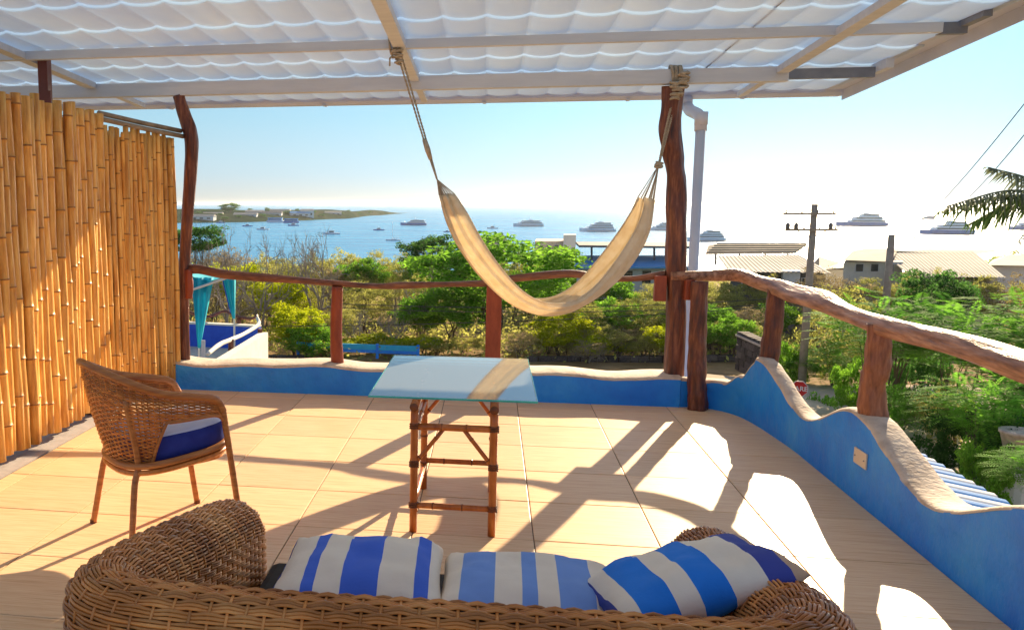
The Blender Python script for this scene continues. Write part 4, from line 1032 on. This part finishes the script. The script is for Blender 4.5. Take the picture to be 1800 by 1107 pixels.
# --- houses in the middle distance
M['corr'] = mat('corrugated_sheet', (.36, .34, .31), (.46, .44, .40), spec=.1, rough=.8, scale=.6)
M['greyroof'] = mat('grey_roof', (.13, .13, .14), (.22, .21, .21), rough=.8, scale=1.5, bump=.2)
M['brownroof'] = mat('brown_tile_roof', (.13, .11, .08), (.24, .20, .15), rough=.85, scale=2, bump=.3)
M['wall_w'] = mat('house_wall', (.62, .64, .66), (.74, .75, .76), rough=.8, scale=1)
M['darkglass'] = mat('dark_pane', (.03, .04, .05), (.06, .07, .08), rough=.15, scale=1)
M['blueroof'] = mat('blue_roof', (.05, .28, .62), (.09, .36, .70), rough=.5, scale=1)
def corr(q, a, b, c, d, n, amp=.05):
    """corrugated sheet a-b (eave) d-c (ridge), n ribs along a-b"""
    P = []
    for i in range(n * 4 + 1):
        t = i / (n * 4); z = amp * (1 if i % 4 in (1, 2) else 0)
        P.append([a.lerp(b, t) + Vector((0, 0, z)), d.lerp(c, t) + Vector((0, 0, z))])
    return q.grid(P)
def house(label, poly_px, D0, D1, ytop, yeave, roofkind, wallm, extra=None, name='house'):
    pass

def slab4(q, pts, th):
    q.add([tuple(p) for p in pts] + [(p.x, p.y, p.z - th) for p in pts], [(0, 1, 2, 3), (7, 6, 5, 4), (0, 4, 5, 1), (1, 5, 6, 2), (2, 6, 7, 3), (3, 7, 4, 0)]); return q
def box4(q, px0, px1, D0, D1, ztop, zb=-12):
    a, b, c, d = far(px0, D0), far(px1, D0), far(px1, D1), far(px0, D1)
    # keep the far side as wide as the near one
    w = (b - a); c = far((px0 + px1) / 2, D1) + w / 2; d = c - w
    return q.prism([(p.x, p.y) for p in (a, b, c, d)], zb, ztop)
def windows(root, px0, px1, D, y0, y1, n, m=None):
    for k in range(n):
        t0, t1 = (k + .22) / n, (k + .78) / n; a, b = far(lerp(px0, px1, t0), D - .03), far(lerp(px0, px1, t1), D - .03)
        z0, z1 = zat(y1, D), zat(y0, D); c = (a + b) / 2; c.z = (z0 + z1) / 2; w = (b - a).length
        ang = math.atan2((b - a).y, (b - a).x)
        f = MB().box(c, (w, .10, z1 - z0), rz=ang).build('window', M['white'], root)
        MB().box(c + Vector((math.sin(ang), -math.cos(ang), 0)) * .045, (w * .84, .05, (z1 - z0) * .86), rz=ang).build('pane', M['darkglass'], f)
# dark gable
h1 = empty('house', tuple(far(868, 98, -10)), 'small house with a dark gable roof peeking above the green tree', 'house')
q = MB(); e0, e1, r0, r1 = V3(843, 96, 432), V3(893, 96, 430), V3(848, 99, 421), V3(884, 99, 411)
q.add([tuple(V3(840, 96, 434)), tuple(V3(897, 96, 428)), tuple(V3(884, 99, 411)), tuple(V3(846, 99, 419)), tuple(V3(897, 103, 428)), tuple(V3(842, 103, 430))], [(0, 1, 2, 3), (3, 2, 4, 5), (1, 4, 2), (0, 3, 5), (0, 5, 4, 1)]); q.build('roof', M['greyroof'], h1)
q = MB(); box4(q, 846, 890, 97, 102, zat(434, 97)); q.build('wall', M['wall_w'], h1)
# flat dark canopy roof with a blue roof below
h2 = empty('house', tuple(far(1095, 76, -10)), 'house with a flat dark canopy roof over a lower blue roof between hammock and pillar', 'house')
q = MB(); slab4(q, [V3(1018, 74, 431), V3(1215, 74, 433), V3(1215, 79, 426), V3(1012, 79, 425)], .18); q.build('canopy_roof', M['greyroof'], h2)
for px in (1040, 1088, 1150, 1200): MB().tube([V3(px, 75, 431), V3(px, 75, 462)], .09, 6).build('canopy_post', M['greyroof'], h2)
q = MB(); slab4(q, [V3(1000, 72, 470), V3(1225, 72, 468), V3(1225, 77, 449), V3(1022, 77, 449)], .15); q.build('roof', M['blueroof'], h2)
q = MB(); box4(q, 1016, 1220, 73, 80, zat(466, 73)); q.build('wall', M['wall_w'], h2)
windows(h2, 1090, 1220, 73, 474, 500, 4)
q = MB(); box4(q, 1070, 1120, 76.5, 78, zat(437, 77), zat(452, 77)); q.build('roof_room', M['greyroof'], h2)
# pale roof further left of it
h2b = empty('house', tuple(far(980, 92, -11)), 'pale sandy flat roofed building right of the green treetop', 'house')
q = MB(); box4(q, 940, 1012, 92, 99, zat(424, 92)); q.build('wall', M['cream'], h2b); q = MB(); box4(q, 990, 1012, 91, 94, zat(412, 92)); q.build('stair_room', M['wall_w'], h2b)
windows(h2b, 945, 985, 92, 430, 440, 3)
# brown hip roof with white corrugated sheets
h3 = empty('house', tuple(far(1330, 72, -10)), 'house with brown hipped tile strip above a wide white corrugated roof right of the drainpipe', 'house')
q = MB(); q.add([tuple(V3(1240, 76, 447)), tuple(V3(1397, 76, 446)), tuple(V3(1418, 80, 428)), tuple(V3(1262, 80, 428)), tuple(V3(1418, 84, 432)), tuple(V3(1245, 84, 432))], [(0, 1, 2, 3), (3, 2, 4, 5), (0, 5, 4, 1), (0, 3, 5), (1, 4, 2)]); q.build('tile_roof', M['brownroof'], h3)
for k in range(5):
    t = (k + .5) / 5; a_, b_ = V3(1240, 75.9, 447).lerp(V3(1262, 79.9, 427.5), t), V3(1397, 75.9, 446).lerp(V3(1418, 79.9, 427.5), t); MB().tube([a_ + Vector((0, 0, .05)), b_ + Vector((0, 0, .05))], .06, 5).build('tile_row', M['greyroof'], h3)
for px in (1258, 1300, 1345, 1385): MB().tube([V3(px, 76, 446), V3(px, 76, 465)], .08, 6).build('roof_post', M['greyroof'], h3)
q = MB(); corr(q, V3(1282, 66, 478), V3(1462, 66, 480), V3(1405, 75, 448), V3(1262, 75, 450), 22); q.build('corrugated_roof', M['corr'], h3)
q = MB(); box4(q, 1288, 1455, 67, 76, zat(481, 67)); q.build('wall', M['greyroof'], h3)
MB().box(V3(1390, 66.5, 486), (1.2, .3, .9)).build('white_sign_board', M['white'], h3)
windows(h3, 1300, 1440, 67, 488, 506, 4)
# grey gable right of the pole
h4 = empty('house', tuple(far(1465, 80, -10)), 'house with a plain grey sloping roof right of the utility pole', 'house')
q = MB(); q.add([tuple(V3(1440, 78, 474)), tuple(V3(1496, 78, 470)), tuple(V3(1478, 84, 462)), tuple(V3(1440, 84, 451)), tuple(V3(1430, 90, 462)), tuple(V3(1490, 90, 466))], [(0, 1, 2, 3), (3, 2, 5, 4), (1, 5, 2), (0, 3, 4)]); q.build('roof', M['greyroof'], h4)
q = MB(); box4(q, 1444, 1490, 79, 88, zat(474, 79)); q.build('wall', M['wall_w'], h4)
# long hall on the right
h5 = empty('house', tuple(far(1620, 70, -10)), 'long building with a brown hipped end and pale ribbed roof on the far right', 'house')
q = MB(); q.add([tuple(V3(1482, 66, 457)), tuple(V3(1566, 66, 460)), tuple(V3(1580, 74, 437)), tuple(V3(1525, 74, 436)), tuple(V3(1500, 80, 440)), tuple(V3(1600, 80, 440))], [(0, 1, 2, 3), (3, 2, 5, 4), (0, 3, 4)]); q.build('hipped_roof', M['brownroof'], h5)
q = MB(); q.add([tuple(V3(1565, 74.5, 436.5)), tuple(V3(1770, 74.5, 439)), tuple(V3(1720, 72, 447)), tuple(V3(1570, 72, 441))], [(0, 1, 2, 3)]); q.build('ridge_band', M['greyroof'], h5)
q = MB(); corr(q, V3(1602, 62, 487), V3(1768, 62, 488), V3(1712, 73, 442), V3(1545, 73, 440), 24); q.build('corrugated_roof', M['corr'], h5)
q = MB(); box4(q, 1486, 1590, 67, 74, zat(460, 67)); q.build('wall', M['whitewash'], h5)
q = MB(); box4(q, 1610, 1760, 63, 72, zat(490, 63)); q.build('wall', M['whitewash'], h5)
windows(h5, 1500, 1580, 67, 463, 478, 3)
h6 = empty('house', tuple(far(1800, 90, -10)), 'house with a low pale shallow roof at the right edge by the sea', 'house')
q = MB(); q.add([tuple(V3(1735, 84, 466)), tuple(V3(1860, 84, 468)), tuple(V3(1840, 92, 449)), tuple(V3(1775, 92, 447)), tuple(V3(1745, 100, 456)), tuple(V3(1870, 100, 456))], [(0, 1, 2, 3), (3, 2, 5, 4), (0, 3, 4), (1, 5, 2)]); q.build('roof', M['corr'], h6)
q = MB(); box4(q, 1750, 1850, 85, 95, zat(468, 85)); q.build('wall', M['wall_w'], h6)

# --- utility poles and wires
M['pole'] = mat('weathered_pole', (.30, .24, .18), (.45, .37, .29), rough=.9, scale=3, bump=.2)
M['wire'] = mat('wire', (.04, .04, .045), (.06, .06, .06), rough=.6)
up1 = empty('utility_pole', tuple(far(1427, 44, -8)), 'tall utility pole with two crossarms and insulators above the corrugated roof', 'utility pole')
D = 44; zt = zat(359, D); pb_ = far(1427, D)
MB().tube([(pb_.x, pb_.y, -8.2), (pb_.x, pb_.y, zt)], [.20, .15], 12).build('shaft', M['pole'], up1, smooth=True)
ad = _rt
for py, hw, n_ in ((376, 1.25, 4), (404, 1.25, 4)):
    c = V3(1427, D - .2, py); c += ad * (-.10 if py < 390 else 0); MB().beam(c - ad * hw, c + ad * hw, .12, .12).build('crossarm', M['pole'], up1)
    for k in range(n_):
        e = c + ad * (-hw + .12 + k * (2 * hw - .24) / (n_ - 1)); q = MB(); q.lathe([(.0, .02), (.05, .05), (.03, .12), (.06, .15), (.03, .18), (.0, .22)], tuple(e), 8); q.build('insulator', M['greyroof'], up1, smooth=True)
for s_ in (-1, 1):
    MB().tube([V3(1427, D - .2, 404) + ad * s_ * .8, V3(1427, D - .1, 418)], .03, 5).build('brace', M['steel'], up1)
for e in (-1.15, -.75, .9):
    c = V3(1427, D - .35, 400) + ad * e; q = MB(); q.lathe([(0, -.1), (.10, -.08), (.11, .15), (.07, .2), (.03, .24), (0, .3)], tuple(c), 10); q.build('fuse_box', M['greyroof'], up1, smooth=True)
p2 = far(1566, 60); u2 = empty('utility_pole', (p2.x, p2.y, -8), 'plain pale pole with a flat top in front of the long building', 'utility pole')
MB().tube([(p2.x, p2.y, -8.2), (p2.x, p2.y, zat(412, 60))], [.25, .21], 12).build('shaft', M['pole'], u2, smooth=True)
def wire(a, b, sag, label, r=.016):
    o = []
    for i in range(25): t = i / 24; o.append(a.lerp(b, t) - Vector((0, 0, sag * 4 * t * (1 - t))))
    tag(MB().tube(o, r, 4).build('power_line', M['wire']), label, 'wire', 'power lines')
wire(V3(1660, 40, 350), V3(1830, 24, 145), .1, 'upper thin cable slanting up to the right above the palm')
wire(V3(1705, 40, 345), V3(1830, 24, 200), .1, 'lower thin cable slanting up to the right through the palm')
wire(V3(575, 38, 533), V3(1420, 44, 520), .35, 'highest dark cable crossing the thicket behind the railing')
wire(V3(575, 38, 540), V3(1420, 44, 530), .35, 'second dark cable crossing the thicket behind the railing')
wire(V3(330, 38, 574), V3(1420, 44, 534), .30, 'lowest dark cable crossing the thicket behind the railing')
wire(V3(1430, 44, 500), V3(1900, 30, 545), .3, 'dark cable crossing the feathery trees on the right')

# --- red octagonal sign
M['signred'] = mat('sign_red', (.50, .008, .012), (.58, .012, .018), rough=.45, scale=4)
sgc = V3(1405, 34, 683); sg = empty('stop_sign', (sgc.x, sgc.y, -7.3), 'red octagonal road sign reading PARE half hidden by the wavy blue wall', 'road sign')
MB().tube([(sgc.x, sgc.y + .06, -7.4), (sgc.x, sgc.y + .06, sgc.z)], .035, 8).build('post', M['greyroof'], sg)
to = Vector((-sgc.x, -sgc.y, 0)).normalized(); sd_ = Vector((0, 0, 1)).cross(to).normalized()
def disc(rad, off, name, m_):
    q = MB(); vs = []
    for o_ in (0, .012):
        for k in range(8): a = PI / 8 + k * PI / 4; vs.append(sgc + to * (off + o_) + sd_ * (math.cos(a) * rad) + Vector((0, 0, math.sin(a) * rad)))
    q.add(vs, [tuple(range(8))[::-1], tuple(range(8, 16))] + [(i, (i + 1) % 8, 8 + (i + 1) % 8, 8 + i) for i in range(8)]); q.build(name, m_, sg)
disc(.325, 0, 'plate_border', M['white']); disc(.295, .016, 'plate', M['signred'])
cu_ = bpy.data.curves.new('lettering', 'FONT'); cu_.body = 'PARE'; cu_.size = .25; cu_.align_x = 'CENTER'; cu_.align_y = 'CENTER'; cu_.extrude = .004; cu_.offset = .006; cu_.materials.append(M['white'])
lt = bpy.data.objects.new('lettering_curve', cu_); col.objects.link(lt); bpy.context.view_layer.update()
lm = bpy.data.meshes.new_from_object(lt.evaluated_get(bpy.context.evaluated_depsgraph_get())); bpy.data.objects.remove(lt)
lt = bpy.data.objects.new('lettering', lm); col.objects.link(lt); lt.parent = sg
lt.matrix_local = Matrix.Translation(sgc + to * .034 - Vector(sg.location)) @ Matrix((sd_, Vector((0, 0, 1)), to)).transposed().to_4x4()

# --- striped awning below the wavy wall
M['aw_w'] = mat('awning_white', (.70, .70, .68), (.80, .80, .78), rough=.5, scale=2)
M['aw_b'] = mat('awning_blue', (.02, .22, .62), (.04, .30, .72), rough=.5, scale=2)
aw = empty('striped_awning', (4.2, 8.5, -2), 'ribbed awning painted in blue and white stripes below the wavy wall', 'awning')
a0, a1, b0, b1 = on_z(1585, 790, -1.2), on_z(1790, 895, -1.2), on_z(1500, 800, -1.1), on_z(1620, 960, -1.1)
P0, P1 = on_z(1590, 782, -1.5), on_z(1800, 902, -1.5)      # outer eave
e = (P1 - P0); nstr = 13; dn = Vector((-1.5, -.35, .35))
P0 = P0 - e * .25; e = e * 1.5; nstr = 18
for k in range(nstr):
    q = MB(); a_ = P0 + e * (k / nstr); b_ = P0 + e * ((k + 1) / nstr); rows_ = []
    for i in range(5):
        t = i / 4; p = a_.lerp(b_, t); zz = .035 * math.sin(PI * t); rows_.append([p + Vector((0, 0, zz - .02)), p + Vector((0, 0, zz)), p + dn * .5 + Vector((0, 0, zz)), p + dn + Vector((0, 0, zz))])
    q.grid(rows_); q.build('stripe', M['aw_b'] if k % 2 else M['aw_w'], aw, smooth=False)
# --- plant pot by the right edge
pc = V3(1792, 24, 780); pt = empty('plant_pot', (pc.x, pc.y, pc.z - .4), 'pale tapered plant pot under the feathery tree at the right edge', 'plant pot')
q = MB(); q.lathe([(0, -.55), (.26, -.55), (.46, .28), (.50, .30), (.50, .38), (.44, .38), (.40, .30), (0, .28)], tuple(pc), 20); q.build('pot', M['cream'], pt, smooth=True)
q = MB(); q.lathe([(0, -6.5), (.35, -6.5), (.35, -.552), (0, -.552)], tuple(pc), 12); q.build('plinth', M['whitewash'], pt)

# --- coconut palm at the right edge
pm = empty('palm_tree', tuple(far(1880, 19, -8)), 'coconut palm with drooping fronds reaching in at the right edge', 'palm')
cpm = V3(1880, 19, 352)
log(MB(), [(cpm.x + .6, cpm.y + .3, -8), (cpm.x + .3, cpm.y, -4), (cpm.x, cpm.y, cpm.z - .1)], [.17, .14, .12], n=10, seg=30, rough=.05).build('trunk', M['bark'], pm, smooth=True)
M['palm'] = leafmat('palm_leaf', (.05, .10, .03), (.12, .22, .05), tr=.35)
M['palm_dry'] = leafmat('palm_leaf_pale', (.16, .20, .12), (.28, .32, .2), tr=.35)
def frond(tip_px, rise, seed, m_=None, start=None, droop=1.0):
    r = random.Random(seed); a = start or cpm; b = tip_px; q = MB(); Ls = (b - a).length; mid = a.lerp(b, .5) + Vector((0, 0, rise)); c = spline([a, mid, b], 44)
    q.tube(c, [.03 * (1 - .8 * i / 43) for i in range(44)], 5)
    for i in range(3, 44):
        t = i / 43; tn = (c[min(i + 1, 43)] - c[i - 1]).normalized(); sd2 = tn.cross(Vector((0, 0, 1))).normalized(); ln = (.62 * math.sin(PI * min(1, .15 + t * .80)) + .1) * r.uniform(.8, 1.1)
        for s_ in (1, -1):
            o = sd2 * s_ * r.uniform(.5, .9) + tn * .6; tipp = c[i] + o * ln * .6 + Vector((0, 0, -ln * r.uniform(.35, .95) * droop + r.uniform(-.05, .08))); m2 = c[i].lerp(tipp, .5) + Vector((0, 0, ln * .12)); w = tn * .028
            q.add([c[i] - w, c[i] + w, m2 + w, m2 - w, tipp], [(0, 1, 2, 3), (3, 2, 4)])
    q.build('frond', m_ or M['palm'], pm)
frond(V3(1650, 18.4, 372), .20, 1); frond(V3(1665, 18, 362), .25, 2, M['palm_dry']); frond(V3(1738, 18.6, 294), .1, 3, M['palm_dry']); frond(V3(1700, 19.5, 395), .25, 4)
frond(V3(2050, 18, 300), .4, 5); frond(V3(2080, 19, 420), .5, 6); frond(V3(1900, 15, 420), .5, 7); frond(V3(1840, 22, 300), .6, 8); frond(V3(1960, 23, 320), .6, 9); frond(V3(1790, 16, 425), .3, 10)

# --- boats
M['hull_b'] = mat('blue_hull', (.05, .19, .50), (.08, .26, .6), rough=.4, scale=.2)
M['hull_w'] = mat('white_hull', (.76, .82, .88), (.84, .88, .92), rough=.4, scale=.2)
def boat(px, pyw, Lpx, kind, label, hull='w', face=-1, group=None):
    p = on_z(px, pyw, SEA); D = p.dot(_hf); L = Lpx * D / 1616; ang = math.atan2(_rt.y, _rt.x) + rnd.uniform(-.25, .25)
    names = {'yacht': 'yacht', 'small': 'motorboat', 'sail': 'sailboat', 'barge': 'barge'}
    root = empty(names[kind], (p.x, p.y, SEA), label, names[kind].replace('motorboat', 'boat').replace('sailboat', 'sailing boat'), group)
    Mr = Matrix.Rotation(ang, 3, 'Z')
    def Lp(x, y, z): return p + Mr @ Vector((x * face * L, y * L, z * L))
    B = .12; H = {'yacht': .085, 'small': .09, 'sail': .07, 'barge': .12}[kind]
    q = MB(); P = []
    for i in range(15):
        t = i / 14; x = -.5 + t; w = B * (1 - max(0, (t - .6) / .4) ** 2 * .98) if kind != 'barge' else B; sh = H * (1 + .45 * max(0, t - .5)) if kind != 'barge' else H
        fl = .02 * max(0, t - .6); P.append([Lp(x, -w * .1, -.03), Lp(x, -w * .7, -.02), Lp(x + fl, -w, sh), Lp(x + fl, w, sh), Lp(x, w * .7, -.02), Lp(x, w * .1, -.03)])
    q.grid(P, closed_v=True); q.add(P[0], [tuple(range(6))]); q.add(P[-1], [tuple(range(5, -1, -1))]); q.build('hull', M['hull_b'] if hull == 'b' else M['hull_w'], root)
    def deck(x0, x1, z0, z1, w, name='cabin', m_=None, rake=.3):
        dz = z1 - z0; q = MB(); V = [Lp(x0, -w, z0), Lp(x1, -w, z0), Lp(x1, w, z0), Lp(x0, w, z0), Lp(x0 + dz * .1, -w, z1), Lp(x1 - dz * rake * 2, -w, z1), Lp(x1 - dz * rake * 2, w, z1), Lp(x0 + dz * .1, w, z1)]
        q.add(V, [(3, 2, 1, 0), (4, 5, 6, 7), (0, 1, 5, 4), (1, 2, 6, 5), (2, 3, 7, 6), (3, 0, 4, 7)]); o = q.build(name, m_ or M['hull_w'], root)
        return o
    if kind == 'yacht':
        z = H; x0, x1, w = -.46 + rnd.uniform(0, .05), .30 + rnd.uniform(-.08, .05), .10; nd_ = rnd.choice([2, 3, 3]); MB().tube([Lp(.30, 0, z), Lp(.36, 0, z + .07)], L * .005, 5).build('bow_mast', M['white'], root); deck(-.499, .30, -.004, .012, .121, 'waterline', M['darkglass'], rake=0)
        for k in range(nd_):
            h = rnd.uniform(.042, .056); o = deck(x0, x1, z, z + h, w); deck(x0 + .03, x1 - .04, z + h * .38, z + h * .80, w + .003, 'window_band', M['darkglass']); deck(x0 - .02, x1 - .01, z + h + .001, z + h + .009, w + .008, 'deck_edge')
            z += h + .010; x0 += rnd.uniform(.02, .08); x1 -= rnd.uniform(.08, .15) + .02 * k; w -= .012
        MB().tube([Lp(-.05, 0, z), Lp(-.08, 0, z + .10)], L * .006, 5).build('mast', M['white'], root); deck(-.16, -.02, z, z + .018, .05, 'radar_arch')
    elif kind == 'small':
        deck(-.15, .22, H, H + .12, .08); deck(-.12, .18, H + .04, H + .10, .083, 'window_band', M['darkglass']); deck(-.2, .2, H + .122, H + .14, .095, 'cabin_roof'); MB().tube([Lp(0, 0, H + .14), Lp(0, 0, H + .3)], L * .008, 5).build('mast', M['white'], root)
    elif kind == 'sail':
        deck(-.2, .15, H, H + .05, .06); MB().tube([Lp(.05, 0, H), Lp(.05, 0, 1.25)], L * .012, 6).build('mast', M['hull_w'], root); MB().tube([Lp(.05, 0, H + .13), Lp(-.4, 0, H + .13)], L * .012, 5).build('boom', M['hull_w'], root)
    else:
        deck(-.42, .42, H, H + .13, .11, 'shed', M['blueroof'], rake=0); deck(-.45, .45, H + .131, H + .155, .118, 'shed_roof', M['blueroof'], rake=0); deck(-.38, .38, H + .04, H + .09, .113, 'window_band', M['darkglass'], rake=0)
    return root
boat(727, 396, 46, 'yacht', 'blue hulled motor yacht, leftmost of the large yachts on the bay', 'b')
boat(928, 398, 54, 'yacht', 'tall three decked white yacht inside the curve of the hammock')
boat(1050, 407, 62, 'yacht', 'white yacht just left of the right end of the hammock')
boat(1162, 405, 50, 'yacht', 'white yacht partly hidden by the gnarled pillar')
boat(1240, 424, 70, 'yacht', 'broad white yacht right behind the drainpipe')
boat(1513, 398, 84, 'yacht', 'long hazy yacht in the sun glare right of the utility pole', 'b')
boat(1662, 412, 88, 'yacht', 'large hazy yacht below the palm fronds', 'b')
boat(1630, 386, 26, 'yacht', 'small distant yacht above the large hazy yacht', 'b')
boat(1800, 404, 60, 'yacht', 'hazy yacht cut by the right edge under the palm', 'b')
boat(666, 405, 20, 'small', 'small motorboat left of the sailing boat', 'b')
boat(866, 402, 20, 'small', 'small motorboat between the hammock and the three decked yacht')
boat(786, 408, 14, 'small', 'tiny boat touching the left edge of the hammock', 'b')
boat(691, 423, 26, 'sail', 'sailing boat with bare mast between two motor yachts')
boat(583, 412, 30, 'small', 'white fishing boat behind the leafless twiggy tree')
boat(484, 391, 30, 'barge', 'long blue barge moored before the headland, left of the two')
boat(512, 392, 28, 'barge', 'taller blue barge moored before the headland, right of the two', 'b')
boat(462, 404, 22, 'small', 'small pale boat among the leafless treetops', 'w')
boat(516, 397, 20, 'small', 'dark workboat beside the blue barges', 'b')
boat(435, 398, 18, 'small', 'low grey boat left of the blue barges', 'b')
boat(388, 392, 16, 'small', 'faint boat close to the headland shore at left', 'b')
boat(1608, 419, 16, 'small', 'tiny dark boat left under the large hazy yacht', 'b')
# --- houses and trees on the headland
def hh(px, back, w, d, h, label, roofc='corr', name='house'):
    a = shore(px); dv = Vector((a.x, a.y, 0)).normalized(); p = Vector((a.x, a.y, 0)) + dv * back
    z = SEA + interp([0, 60, 200], [1, 3.5, 7], back); root = empty('house', (p.x, p.y, z), label, 'house', 'houses on the headland'); ang = math.atan2(_rt.y, _rt.x) + rnd.uniform(-.3, .3)
    MB().box((p.x, p.y, z + h / 2 - 1), (w, d, h + 2), rz=ang).build('wall', M['wall_w'], root)
    Mr = Matrix.Rotation(ang, 3, 'Z'); q = MB(); V = [Vector((sx * (w / 2 + .6), sy * (d / 2 + .6), h)) for sx in (-1, 1) for sy in (-1, 1)] + [Vector((-w / 2, 0, h + 2)), Vector((w / 2, 0, h + 2))]
    q.add([Mr @ v + Vector((p.x, p.y, z)) for v in V], [(0, 2, 5, 4), (1, 4, 5, 3), (0, 4, 1), (2, 3, 5), (0, 1, 3, 2)]); q.build('roof', M[roofc], root)
    for k in range(3): MB().box(Vector((p.x, p.y, z + h * .5)) + Mr @ Vector(((k - 1) * w * .3, -d / 2 - .05, 0)), (w * .14, .2, h * .35), rz=ang).build('window', M['darkglass'], root)
for i, (px, bk, w, h, rc, lb) in enumerate([(357, 30, 26, 4, 'corr', 'low white house at the far left of the headland'), (375, 90, 22, 4, 'corr', 'pale house left of the big round headland tree'), (432, 60, 26, 4, 'corr', 'long pale house right of the big round headland tree'),
        (448, 120, 22, 5, 'corr', 'upper pale house right of the big round headland tree'), (478, 70, 24, 5, 'greyroof', 'grey roofed house behind the left blue barge'), (490, 160, 30, 4, 'corr', 'wide pale house high behind the blue barges'),
        (527, 50, 24, 5, 'blueroof', 'blue roofed house right of the barges'), (540, 40, 16, 8, 'corr', 'tall white house right of the blue roofed one'), (585, 60, 22, 4, 'corr', 'solitary white house near the headland tip')]):
    hh(px, bk, w, 10, h, lb, rc)
def htree(px, back, h, w, label, group=None, kind='dark'):
    a = shore(px); dv = Vector((a.x, a.y, 0)).normalized(); p = Vector((a.x, a.y, 0)) + dv * back
    tree(kind, (p.x, p.y, SEA + interp([0, 60, 200, 400], [0, 3, 6.5, 10], back)), h, w, label, group)
htree(403, 110, 16, 28, 'big round dark tree standing above the headland houses')
for px, bk, h, w in ((350, 100, 7, 9), (358, 200, 6, 8), (388, 60, 6, 9), (420, 40, 5, 8), (440, 200, 7, 8), (461, 40, 6, 9), (470, 180, 8, 8), (500, 110, 6, 8), (508, 60, 8, 14), (522, 200, 6, 7), (552, 120, 6, 8), (566, 30, 5, 9), (575, 130, 5, 8), (600, 60, 5, 9), (612, 120, 6, 8), (630, 60, 4, 8), (650, 50, 4, 8), (395, 20, 5, 9), (372, 40, 5, 8), (545, 60, 6, 7)):
    htree(px, bk, h, w, 'small dark tree dotted over the far headland', 'small headland trees')
